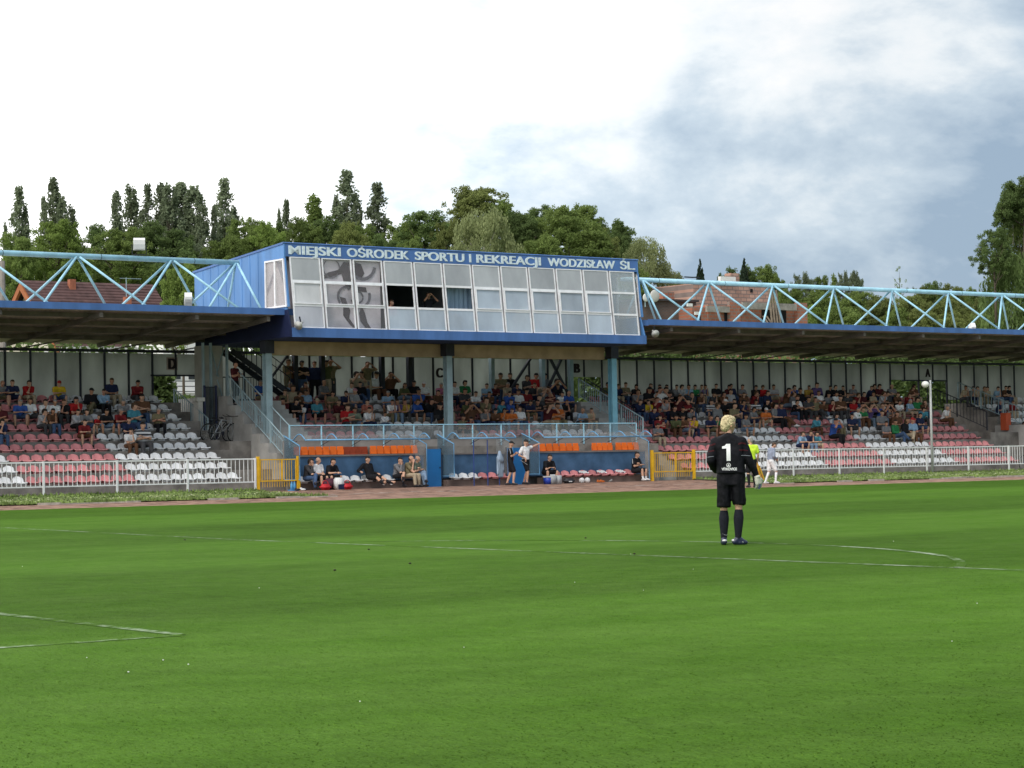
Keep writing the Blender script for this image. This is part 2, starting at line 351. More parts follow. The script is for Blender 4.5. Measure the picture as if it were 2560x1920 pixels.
# small bits on the pitch
lt = MB()
for (u, v, s) in [(321, 1682, 1.1), (408, 1652, 1), (471, 1663, 1), (217, 1646, .8), (1437, 1457, .9), (1577, 1386, .9), (2234, 1354, 1.1), (498, 1315, .9), (56, 1417, .8), (648, 1471, .9), (1733, 1424, .7), (1609, 1477, .7), (2443, 1510, .9), (2380, 1605, .8), (1160, 1620, .7), (900, 1756, .8)]:
    d = CFW+CR*((u-1280)/CF)-CU*((v-960)/CF); p = CPOS+d*(-CPOS.z/d.z); lt.sphere((p.x, p.y, .006), .0065*s, 6, 4, (1, .8, .7))
tag(lt.build('scattered_litter', mat('scrap_white', (.75, .75, .7), .8, .1, 8)), kind='stuff')
dk = MB()
for (u, v) in [(1464, 1346), (837, 1427), (1586, 1386), (462, 1351), (922, 1375), (1025, 1410)]:
    d = CFW+CR*((u-1280)/CF)-CU*((v-960)/CF); p = CPOS+d*(-CPOS.z/d.z); dk.sphere((p.x, p.y, .01), .018, 7, 4, (1.3, .8, .6))
tag(dk.build('divots', mat('divot_soil', (.035, .03, .02), .95, .2, 8)), kind='stuff')

# ================================================================ terraces
LY = lambda k: 45.1+.77*(k-1)
LZ = lambda k: .76+.3735*(k-1)
YB = 52.4
def profile(k0, k1, back, zb, y0=None, top=None):
    p = [((y0 or LY(k0)), zb)]
    for k in range(k0, k1+1): p += [(LY(k), LZ(k)-(0 if k > k0 or y0 is None else 0)), (LY(k+1) if k < k1 else back, LZ(k))]
    if y0: p[0] = (y0, zb); p.insert(1, (y0, LZ(k0))); p.pop(2)
    p += [(back, zb)]
    q = []
    for a in p:
        if not q or (abs(a[0]-q[-1][0])+abs(a[1]-q[-1][1])) > 1e-6: q.append(a)
    return q
def terrace(label, x0, x1, prof):
    return tag(MB().prism(prof, 'x', x0, x1).build('concrete_terrace', CONC), label, 'terrace')
terrace('stepped concrete terrace of block D with nine seat rows', -20, 36.9, profile(1, 9, 53.2, .1))
terrace('raised concrete terrace under the press box behind the dugouts', 40.0, 55.5, profile(4, 9, 53.2, .1, y0=45.0))
terrace('long stepped concrete terrace between the letters B and A', 57.0, 78.2, profile(1, 9, 53.2, .1))
terrace('far concrete terrace beyond the exit marked A', 81.3, 110, profile(1, 9, 53.2, .1))
# gangway between block D and the raised terrace
gw = [(44.95, .1), (44.95, .76)]+[p for k in (1, 2, 3) for p in ((LY(k), LZ(k)), (LY(k+1), LZ(k)))]+[(LY(4), 2.2), (60, 2.2), (60, .1)]
g_ = []
for a in gw:
    if not g_ or (abs(a[0]-g_[-1][0])+abs(a[1]-g_[-1][1])) > 1e-6: g_.append(a)
tag(MB().prism(g_, 'x', 36.903, 37.79).build('gangway', CONC), 'concrete landing and steps where the bicycles stand', 'steps')
tag(MB().prism(g_, 'x', 78.203, 81.297).build('gangway', CONC), 'bare concrete steps below the letter A', 'steps')
def stairs(x0, x1, ya, za, yb, zb, label, land, w=.0):
    n = round((zb-za)/.18); p = [(ya, .1)]
    for i in range(n):
        p += [(ya+(yb-ya)*i/n, za+(zb-za)*(i+1)/n), (ya+(yb-ya)*(i+1)/n, za+(zb-za)*(i+1)/n)]
    p += [(land, zb), (land, .1)]
    return tag(MB().prism(p, 'x', x0, x1).build('stair_flight', CONCL), label, 'stairs')
stairs(38.32, 39.99, 45.3, 1.3, 49.2, 3.75, 'pale concrete stair flight beside the dugout by the press box column', 53.2)
# coarse side blocks of the stair
p = [(45.0, .1), (45.0, 1.35)]
for k in range(8): p += [(45.0+.62*(k+.8), 1.35+.37*k), (45.0+.62*(k+.8), 1.35+.37*(k+1))]
p = p[:-1]+[(53.2, p[-2][1]), (53.2, .1)]
tag(MB().prism(p, 'x', 37.8, 38.3).build('stepped_side_wall', CONCL), 'stepped pale concrete side wall right behind the two bicycles', 'wall')
stairs(55.55, 56.95, 45.6, .8, 50.5, 3.75, 'concrete stair flight below the letter B', 53.2)
# ground behind the stand is higher
eb = MB().box(-900, 900, 53.25, 300, -2, 2.2)
tag(eb.build('embankment', mat('embankment_grass', (.09, .13, .035), .95, .35, .6, col2=(.16, .19, .07))), kind='structure')

# ---------------------------------------------------------------- seats
def seat_mesh(name, w=.42, back=.27, mt=SEATW):
    """one-piece bucket seat: pan, rounded upright back, folded rim"""
    prof = [(-.20, .085), (-.19, .12), (-.10, .11), (.02, .105), (.10, .125), (.15, .19), (.18, .28), (.205, .34), (.215, .375)]
    n = 8; vs = []; fs = []
    for s, off in ((0, 0), (1, 1)):
        for j, (y, z) in enumerate(prof):
            t = max(0, (j-5)/3); hw = w/2*(.96-.46*t**2.0); hw *= .93 if j == 0 else 1
            for i in range(n+1):
                a = -1+2*i/n; cup = .02*a*a if j < 5 else 0; fw = -.035*a*a if j >= 5 else 0
                vs.append((a*hw, y+fw+(.018 if off and j >= 4 else 0), z+cup-(.022 if off and j < 5 else 0)-(.03*a*a*t)))
    m_ = (n+1); q = len(prof)*m_
    for j in range(len(prof)-1):
        for i in range(n):
            a = j*m_+i; fs += [(a, a+1, a+m_+1, a+m_), (q+a, q+a+m_, q+a+m_+1, q+a+1)]
    for i in range(n):
        fs += [(i+1, i, q+i, q+i+1), ((len(prof)-1)*m_+i, (len(prof)-1)*m_+i+1, q+(len(prof)-1)*m_+i+1, q+(len(prof)-1)*m_+i)]
    for j in range(len(prof)-1):
        for e0 in (0, n):
            a = j*m_+e0; fs.append((a, a+m_, q+a+m_, q+a))
    mb = MB(); mb.add(vs, fs)
    mb.box(-.14, .14, -.14, -.10, 0, .09); mb.box(-.14, .14, .06, .10, 0, .10)
    mb.v = [(x, y, z*.80) for x, y, z in mb.v]
    return mb.mesh(name, mt, smooth=True)
SW, SR = seat_mesh('white_seat', mt=SEATW), seat_mesh('red_seat', mt=SEATR)
PER = .4567
def seat_cols():
    out = []
    def run(x0, x1, rows, block, redf):
        n = int(round((x1-x0)/PER))
        for k in rows:
            for i in range(n):
                x = x1-PER*(i+.5); out.append((block, k, i, x, redf(x)))
    run(36.14-PER*34, 36.14, range(1, 10), 'block D', lambda x: 27.93 < x < 32.02)
    run(40.3, 55.4, range(5, 10), 'the middle block', lambda x: x < 43.85 or 48.0 < x < 52.1)
    run(57.05, 77.6, range(1, 10), 'the long block', lambda x: x < 61.2 or 65.35 < x < 69.35 or x > 73.48)
    run(81.75, 95, range(1, 10), 'the far block', lambda x: False)
    return out
SEATS = []
for (b, k, i, x, red) in seat_cols():
    if b == 'the middle block' and (46.1 < x < 46.75 and k == 5): continue
    p = Vector((x, LY(k)+.22, LZ(k)+.2)); d = p-CPOS; z = d.dot(CFW); u = 1280+CF*d.dot(CR)/z
    if -40 < u < 2600: SEATS.append([z, b, k, i, x, red])
# ================================================================ people
SPH = None
def sph_pts(c, r):
    global SPH
    if SPH is None:
        bm = bmesh.new(); bmesh.ops.create_icosphere(bm, subdivisions=2, radius=1); SPH = [v.co.copy() for v in bm.verts]; bm.free()
    r = r if isinstance(r, (tuple, list)) else (r, r, r)
    return [Vector((c[0]+p.x*r[0], c[1]+p.y*r[1], c[2]+p.z*r[2])) for p in SPH]
def hull(pts):
    bm = bmesh.new()
    for p in pts: bm.verts.new(p)
    res = bmesh.ops.convex_hull(bm, input=bm.verts)
    bmesh.ops.delete(bm, geom=list({g for g in res['geom_interior']+res['geom_unused'] if isinstance(g, bmesh.types.BMVert)}), context='VERTS')
    bm.verts.ensure_lookup_table(); bm.verts.index_update()
    r = ([v.co.copy() for v in bm.verts], [tuple(v.index for v in f.verts) for f in bm.faces]); bm.free(); return r
def blob(pieces, vox, name='b', smooth=3):
    """one continuous surface from overlapping tapered limbs. piece: (centre, radius) or (c0, r0, c1, r1, ...)"""
    mb = MB()
    for pc in pieces:
        pts = []
        for i in range(0, len(pc), 2): pts += sph_pts(pc[i], pc[i+1])
        v, f = hull(pts); mb.add(v, f)
    me = mb.mesh('tmp', []); o = link('tmp', me)
    md = o.modifiers.new('r', 'REMESH'); md.mode = 'VOXEL'; md.voxel_size = vox; md.use_smooth_shade = True
    ms = o.modifiers.new('s', 'SMOOTH'); ms.iterations = smooth; ms.factor = .5
    dg = bpy.context.evaluated_depsgraph_get(); r = bpy.data.meshes.new_from_object(o.evaluated_get(dg)); r.name = name
    bpy.data.objects.remove(o); bpy.data.meshes.remove(me); r.polygons.foreach_set('use_smooth', [True]*len(r.polygons)); r.materials.clear()
    return r
V = Vector
def lerp(a, b, t): return V(a).lerp(V(b), t)
def head_pieces(H, f, rt, s=1.0, face=True, nk=None):
    """head centred at H looking along f, rt its right"""
    u = rt.cross(f).normalized(); P = lambda a, b, c: H+rt*(a*s)+f*(b*s)+u*(c*s)
    out = [[P(0, -.012, .03), .078*s+.004, P(0, .02, .02), .074*s, P(0, .035, -.045), .052*s, P(0, .058, -.085), .026*s, P(0, -.02, -.03), .062*s]]
    if face: out += [[P(0, .088, .01), .010*s, P(0, .108, -.02), .014*s], [P(-.074, 0, .0), .018*s, P(-.078, -.012, -.03), .012*s], [P(.074, 0, .0), .018*s, P(.078, -.012, -.03), .012*s],
                     [P(-.03, .078, .028), .012*s, P(.03, .078, .028), .012*s], [P(-.018, .088, -.05), .008, P(.018, .088, -.05), .008]]
    return out
def hair_pieces(H, f, rt, kind, s=1.0):
    u = rt.cross(f).normalized(); P = lambda a, b, c: H+rt*(a*s)+f*(b*s)+u*(c*s)
    if kind == 'bald': return [[P(0, -.045, -.01), .062*s, P(.04, -.02, -.02), .045*s, P(-.04, -.02, -.02), .045*s]]
    h = [[P(0, -.018, .045), .082*s, P(0, .03, .06), .060*s, P(0, -.045, -.02), .060*s]]
    if kind == 'long': h += [[P(0, -.03, .0), .085*s, P(0, -.06, -.12), .07*s, P(0, -.06, -.22), .05*s]]
    if kind == 'cap': h = [[P(0, -.01, .05), .086*s, P(0, .02, .05), .075*s], [P(0, .09, .045), (.05*s, .05*s, .02*s), P(0, .14, .035), (.04*s, .03*s, .012)]]
    if kind == 'full': h = [[P(0, -.022, .045), .086*s, P(0, .035, .062), .064*s, P(0, -.055, -.045), .062*s, P(0, -.05, .0), .075*s], [P(.06, -.01, .01), .035*s, P(.058, .0, -.025), .022*s], [P(-.06, -.01, .01), .035*s, P(-.058, .0, -.025), .022*s]]
    return h
def hand_pieces(w, d, n, hero):
    """w wrist, d pointing direction, n palm normal"""
    d = V(d).normalized(); n = V(n).normalized(); n = (n-d*n.dot(d)).normalized(); t = d.cross(n)
    if not hero: return [[w, .028, w+d*.05, (.034, .034, .034), w+d*.10+n*.01, .022]]
    out = [[w, .026, w+d*.045+t*.02, .022, w+d*.045-t*.02, .022, w+d*.085+t*.03, .015, w+d*.085-t*.03, .015]]
    for i, (o, l) in enumerate(((.034, .062), (.012, .075), (-.011, .070), (-.033, .055))):
        a = w+d*.088+t*o; b = a+d*l*.5+n*.012; c = b+d*l*.3+n*.03; out += [[a, .0115, b, .0105], [b, .0105, c, .0095]]
    a = w+d*.03+t*.03; b = a+t*.032+d*.03+n*.012; c = b+d*.03+n*.014; out += [[a, .015, b, .0125], [b, .0125, c, .010]]
    return out
def figure(J, vox=.02, hero=False, sleeve='short', legs='long', hair='short', hs=1.0, shirt_r=.016, belly=.0, wide=1.0, hand_n=None, hand_d=None, socks=None, smooth=3, glove=None):
    """J: pel, chest, neck, head, hf (head facing), fw (torso facing), sh/el/wr/hip/kn/an/toe each (left, right)"""
    J = {k: (V(v) if isinstance(v, (tuple, list)) and not isinstance(v[0], (tuple, list, Vector)) else v) for k, v in J.items()}
    for k in ('sh', 'el', 'wr', 'hip', 'kn', 'an', 'toe'): J[k] = [V(x_) for x_ in J[k]]
    fw = J['fw'].normalized(); side = (J['sh'][1]-J['sh'][0]).normalized(); hf = J['hf'].normalized()
    rt = hf.cross(V((0, 0, 1))).normalized()
    upv = (J['chest']-J['pel']).normalized()
    def torso(g):
        w = wide; c1 = J['chest']; p = J['pel']; mid = lerp(p, c1, .5)
        return [[p-side*.075*w, .088+g, p+side*.075*w, .088+g, mid+side*.055*w+fw*belly, .092+g+belly*.5, mid-side*.055*w+fw*belly, .092+g+belly*.5],
                [mid+side*.055*w+fw*belly, .092+g+belly*.5, mid-side*.055*w+fw*belly, .092+g+belly*.5, c1+side*.085*w, .092+g, c1-side*.085*w, .092+g],
                [c1+side*.085*w, .092+g, c1-side*.085*w, .092+g, J['sh'][0], .050+g, J['sh'][1], .050+g, J['neck']-upv*.03, .05+g*.6]]
    body = torso(0)+[[J['neck']-upv*.03, .056, J['head']-V((0, 0, .05))-hf*.015, .05]]+head_pieces(J['head'], hf, rt, hs)
    for s in (0, 1):
        sh, el, wr = J['sh'][s], J['el'][s], J['wr'][s]
        hd = V(hand_d[s]) if hand_d else (wr-el); hn = V(hand_n[s]) if hand_n else V((0, 0, -1))
        body += [[sh, .052, lerp(sh, el, .45), .047, el, .038], [el, .038, lerp(el, wr, .3), .040, wr, .025]]
        if not (glove and glove[s]): body += hand_pieces(wr, hd, hn, hero)
        hp, kn, an, toe = J['hip'][s], J['kn'][s], J['an'][s], J['toe'][s]
        body += [[hp, .088, lerp(hp, kn, .4), .076, kn, .056], [kn, .054, lerp(kn, an, .3), .056, an, .036]]
        d = (toe-an); d.z = 0; d.normalize(); heel = V((an.x, an.y, toe.z))-d*.05
        body += [[an, .036, heel+V((0, 0, .0)), .034, toe-d*.09, .036, V(toe), .030]]
    m_body = blob(body, vox, 'body', smooth)
    shoe_r = []
    def near_foot(p):
        for s in (0, 1):
            an, toe = J['an'][s], J['toe'][s]
            if p.z < min(an.z, toe.z+.09)+.01 and (p-V(lerp(an, toe, .5))).length < .19: return True
        return False
    for pl in m_body.polygons:
        if near_foot(pl.center): pl.material_index = 1
        elif socks:
            for s in (0, 1):
                a, b = J['kn'][s], J['an'][s]; t = (pl.center-a).dot(b-a)/(b-a).length_squared
                if socks < t < 1.15 and (pl.center-lerp(a, b, min(t, 1))).length < .09: pl.material_index = 2
    g = shirt_r; sh_p = torso(g)
    sl = {'short': .62, 'long': 1, 'none': .12}[sleeve]
    for s in (0, 1):
        sh, el, wr = J['sh'][s], J['el'][s], J['wr'][s]; e = lerp(sh, el, min(sl, 1))
        sh_p += [[sh, .056+g, e, (.046 if sl > .9 else .054)+g]]
        if sl >= 1: sh_p += [[el, .042+g, lerp(el, wr, .3), .042+g, lerp(el, wr, .9), .03+g*.7]]
    m_shirt = blob(sh_p, vox, 'shirt', smooth)
    g = .013; lp = [[J['pel']-side*.075*wide, .094+g, J['pel']+side*.075*wide, .094+g, J['hip'][0], .088+g, J['hip'][1], .088+g]]
    for s in (0, 1):
        hp, kn, an = J['hip'][s], J['kn'][s], J['an'][s]
        if legs == 'long': lp += [[hp, .09+g, lerp(hp, kn, .4), .08+g, kn, .06+g], [kn, .06+g, lerp(kn, an, .35), .058+g, lerp(kn, an, .95), .046+g]]
        else: lp += [[hp, .092+g, lerp(hp, kn, .45), .086+g, lerp(hp, kn, .84), .074+g*1.5]]
    m_tr = blob(lp, vox, 'trousers', smooth)
    hm = {k: blob(hair_pieces(J['head'], hf, rt, k, hs), max(.010, vox*.7), 'hair', 2) for k in ([hair] if isinstance(hair, str) else hair)}
    return dict(body=m_body, shirt=m_shirt, trousers=m_tr, hair=hm, J=J)
def seated(lean=.15, arms='lap', legs='flat', turn=0, drop=-.37):
    """sitting, facing -y; origin on the seat pan"""
    fwd = V((0, -1, 0)); ax = V((0, -math.sin(lean), math.cos(lean)))
    pel = V((0, .0, .10)); chest = pel+ax*.30; neck = pel+ax*.475+V((0, -.01, 0)); head = neck+V((0, -.035-.05*lean, .135))
    hf = V((math.sin(turn), -math.cos(turn), -.12-lean*.15))
    sh = [neck+V((-.185, .01, -.055)), neck+V((.185, .01, -.055))]
    hip = [V((-.085, -.02, .09)), V((.085, -.02, .09))]; kn = [V((-.13, -.43, .12)), V((.12, -.44, .11))]
    an = [V((-.13, -.46, drop+.08)), V((.13, -.42, drop+.08))]; toe = [V((-.16, -.62, drop+.035)), V((.15, -.58, drop+.035))]
    if legs == 'crossed': kn[1] = V((.0, -.44, .21)); an[1] = V((-.20, -.60, -.06)); toe[1] = V((-.30, -.72, -.12)); kn[0] = V((-.07, -.43, .10)); an[0] = V((-.05, -.46, drop+.08)); toe[0] = V((-.05, -.62, drop+.035))
    if legs == 'out': kn = [V((-.12, -.44, .05)), V((.14, -.45, .06))]; an = [V((-.13, -.78, drop+.12)), V((.20, -.82, drop+.12))]; toe = [V((-.18, -.90, drop+.2)), V((.26, -.93, drop+.2))]
    if legs == 'wide': kn = [V((-.22, -.41, .12)), V((.22, -.41, .12))]; an = [V((-.2, -.40, drop+.08)), V((.2, -.40, drop+.08))]; toe = [V((-.25, -.56, drop+.035)), V((.25, -.56, drop+.035))]
    if arms == 'lap': el = [sh[0]+V((-.04, -.05, -.27)), sh[1]+V((.04, -.05, -.27))]; wr = [V((-.07, -.30, .24)), V((.07, -.30, .24))]
    if arms == 'knees': el = [sh[0]+V((-.02, -.10, -.26)), sh[1]+V((.02, -.10, -.26))]; wr = [kn[0]+V((.08, .06, .13)), kn[1]+V((-.08, .06, .13))]
    if arms == 'clasped': el = [kn[0]+V((0, .12, .13)), kn[1]+V((0, .12, .13))]; wr = [V((-.03, -.50, .27)), V((.03, -.50, .27))]
    if arms == 'chin': el = [kn[0]+V((.04, .13, .13)), V((.13, -.22, .22))]; wr = [head+V((-.03, -.11, -.16)), V((-.02, -.32, .24))]
    if arms == 'folded': el = [sh[0]+V((-.04, -.07, -.25)), sh[1]+V((.04, -.07, -.25))]; wr = [chest+V((.10, -.20, -.08)), chest+V((-.10, -.21, -.03))]
    if arms == 'face': el = [sh[0]+V((-.10, -.22, -.06)), sh[1]+V((.10, -.22, -.06))]; wr = [head+V((-.08, -.14, -.02)), head+V((.08, -.14, -.02))]
    if arms == 'back': el = [sh[0]+V((-.16, .10, -.20)), sh[1]+V((.05, -.04, -.27))]; wr = [V((-.42, .06, .28)), V((.12, -.25, .2))]
    return dict(pel=pel, chest=chest, neck=neck, head=head, hf=hf, fw=V((0, -1, .0)), sh=sh, el=el, wr=wr, hip=hip, kn=kn, an=an, toe=toe)
def standing(arms='down', turn=0, lean=0, step=0, h=1.0):
    pel = V((0, 0, .94)); chest = V((0, -lean*.3, 1.24)); neck = V((0, -lean*.48, 1.43)); head = neck+V((0, -.03-lean*.1, .15))
    sh = [neck+V((-.19, .01, -.06)), neck+V((.19, .01, -.06))]
    hip = [V((-.09, 0, .90)), V((.09, 0, .90))]; kn = [V((-.11, -.03-step, .50)), V((.11, -.03+step*.3, .50))]
    an = [V((-.12, step*-1.0+.02, .08)), V((.12, .04+step, .08))]; toe = [an[0]+V((-.03, -.16, -.045)), an[1]+V((.03, -.16, -.045))]
    el = [sh[0]+V((-.06, .02, -.28)), sh[1]+V((.06, .02, -.28))]; wr = [el[0]+V((.0, -.10, -.23)), el[1]+V((.0, -.10, -.23))]
    if arms == 'folded': el = [sh[0]+V((-.05, -.06, -.26)), sh[1]+V((.05, -.06, -.26))]; wr = [chest+V((.10, -.20, -.04)), chest+V((-.10, -.21, .0))]
    if arms == 'face': el = [sh[0]+V((-.14, -.20, -.02)), sh[1]+V((.14, -.20, -.02))]; wr = [head+V((-.09, -.12, .0)), head+V((.09, -.12, .0))]
    if arms == 'hip': el = [sh[0]+V((-.17, .03, -.22)), sh[1]+V((.17, .03, -.22))]; wr = [V((-.15, -.06, 1.02)), V((.15, -.06, 1.02))]
    return dict(pel=pel, chest=chest, neck=neck, head=head, hf=V((math.sin(turn), -math.cos(turn), -.1)), fw=V((0, -1, 0)), sh=sh, el=el, wr=wr, hip=hip, kn=kn, an=an, toe=toe)
SKIN = [mat('skin_%s' % n, c, .6, .06, 6) for n, c in (('fair', (.55, .32, .22)), ('ruddy', (.50, .25, .17)), ('tanned', (.42, .22, .135)))]
CLC = {'white': (.78, .78, .79), 'black': (.016, .016, .019), 'navy': (.022, .03, .075), 'blue': (.04, .10, .36), 'light blue': (.26, .40, .56), 'teal': (.07, .26, .34), 'grey': (.19, .19, .20),
       'light grey': (.38, .38, .40), 'dark grey': (.06, .06, .065), 'red': (.42, .022, .025), 'dark red': (.19, .022, .025), 'maroon': (.085, .018, .022), 'brown': (.12, .06, .035), 'beige': (.42, .34, .24),
       'khaki': (.20, .17, .10), 'olive': (.10, .11, .05), 'green': (.03, .19, .07), 'orange': (.55, .15, .035), 'yellow': (.62, .42, .03), 'pink': (.5, .17, .30), 'salmon': (.42, .14, .10),
       'purple': (.12, .08, .20), 'mustard': (.45, .29, .06), 'player grey': (.27, .31, .40), 'neon yellow': (.60, .85, .06), 'jeans': (.06, .10, .19), 'pale jeans': (.17, .24, .34), 'grey green': (.17, .20, .15)}
def cloth(n): return mat('cloth_'+n.replace(' ', '_'), CLC[n], .88, .16, 9, spec=.12, bump=.25, bs=14)
def stripes(n, a, b, sc=16):
    k = 'cloth_'+n
    if k in MATS: return MATS[k]
    M = bpy.data.materials.new(k); M.use_nodes = True; t = M.node_tree; bb = t.nodes['Principled BSDF']; bb.inputs['Roughness'].default_value = .9
    tcn = nd(t, 'ShaderNodeTexCoord'); w = nd(t, 'ShaderNodeTexWave'); w.bands_direction = 'Z'; w.inputs['Scale'].default_value = sc/6.0; w.inputs['Distortion'].default_value = .4
    t.links.new(tcn.outputs['Object'], w.inputs[0]); r = nd(t, 'ShaderNodeValToRGB'); r.color_ramp.interpolation = 'CONSTANT'; r.color_ramp.elements[0].color = (*a, 1); r.color_ramp.elements[1].position = .5; r.color_ramp.elements[1].color = (*b, 1)
    t.links.new(w.outputs[0], r.inputs[0]); t.links.new(r.outputs[0], bb.inputs['Base Color']); MATS[k] = M; return M
HAIRM = {'dark': mat('hair_dark', (.022, .016, .013), .7, .2, 30), 'brown': mat('hair_brown', (.07, .04, .022), .7, .2, 30), 'grey': mat('hair_grey', (.27, .26, .25), .75, .15, 30),
         'blond': mat('hair_blond', (.44, .31, .14), .75, .35, 45, bump=.8, bs=60, col2=(.66, .54, .33)), 'white': mat('cap_white', (.68, .68, .68), .8, .06, 8), 'black': mat('cap_black', (.02, .02, .02), .8, .1, 8), 'beige': mat('cap_beige', (.45, .38, .26), .8, .1, 8),
         'red': mat('cap_red', (.4, .03, .03), .8, .1, 8), 'pink': mat('cap_pink', (.55, .25, .3), .8, .1, 8)}
SHOE = {'dark': mat('shoe_dark', (.025, .025, .03), .5, .1, 8), 'white': mat('shoe_white', (.65, .65, .65), .5, .08, 8), 'brown': mat('shoe_brown', (.09, .05, .03), .5, .1, 8)}
VAR = []
def var(J, **k): VAR.append(figure(J, .022, hair=('short', 'cap', 'long', 'bald', 'full'), **k))
var(seated(.10, 'lap', 'flat', .2), legs='long')                 # 0
var(seated(.45, 'clasped', 'wide', .1), legs='short')            # 1
var(seated(.15, 'folded', 'flat', -.3), legs='long')             # 2
var(seated(.40, 'chin', 'flat', .4), legs='long')                # 3
var(seated(.22, 'knees', 'wide', -.2), legs='short')             # 4
var(seated(.05, 'lap', 'crossed', .5), legs='long', sleeve='long')   # 5
var(seated(.45, 'clasped', 'flat', -.4), legs='long', sleeve='long')  # 6
var(seated(.25, 'face', 'flat', .2), legs='long')                # 7
NSEAT = 8
var(standing('folded', .3), legs='long')                         # 8
var(standing('down', -.3), legs='long', sleeve='long')           # 9
var(standing('face', .1), legs='long')                           # 10
PARTN = dict(shirt='shirt', trousers='trousers', hair='hair')
def put_mats(o, ms):
    if len(o.data.materials) < len(ms):
        for _ in range(len(ms)-len(o.data.materials)): o.data.materials.append(ms[0])
    for i, m_ in enumerate(ms): o.material_slots[i].link = 'OBJECT'; o.material_slots[i].material = m_
def person(fig, loc, rz=0, sc=1, mir=1, skin=0, shirt='grey', tr='jeans', hair='short', hairc='dark', shoe='dark', label=None, group=None, sock=None, wx=1, names=('shirt', 'trousers', 'hair')):
    o = link('person', fig['body'], None, loc); o.rotation_euler.z = rz; o.scale = (sc*mir*wx, sc, sc)
    put_mats(o, [SKIN[skin], SHOE[shoe]]+([cloth(sock)] if sock else []))
    tag(o, label, 'person', group)
    for nm, me, m_ in ((names[0], fig['shirt'], shirt), (names[1], fig['trousers'], tr), (names[2], fig['hair'].get(hair) or list(fig['hair'].values())[0], HAIRM[hairc])):
        c = link(nm if not (nm == 'hair' and hair == 'cap') else 'cap', me, o); put_mats(c, [cloth(m_) if isinstance(m_, str) else m_])
    return o
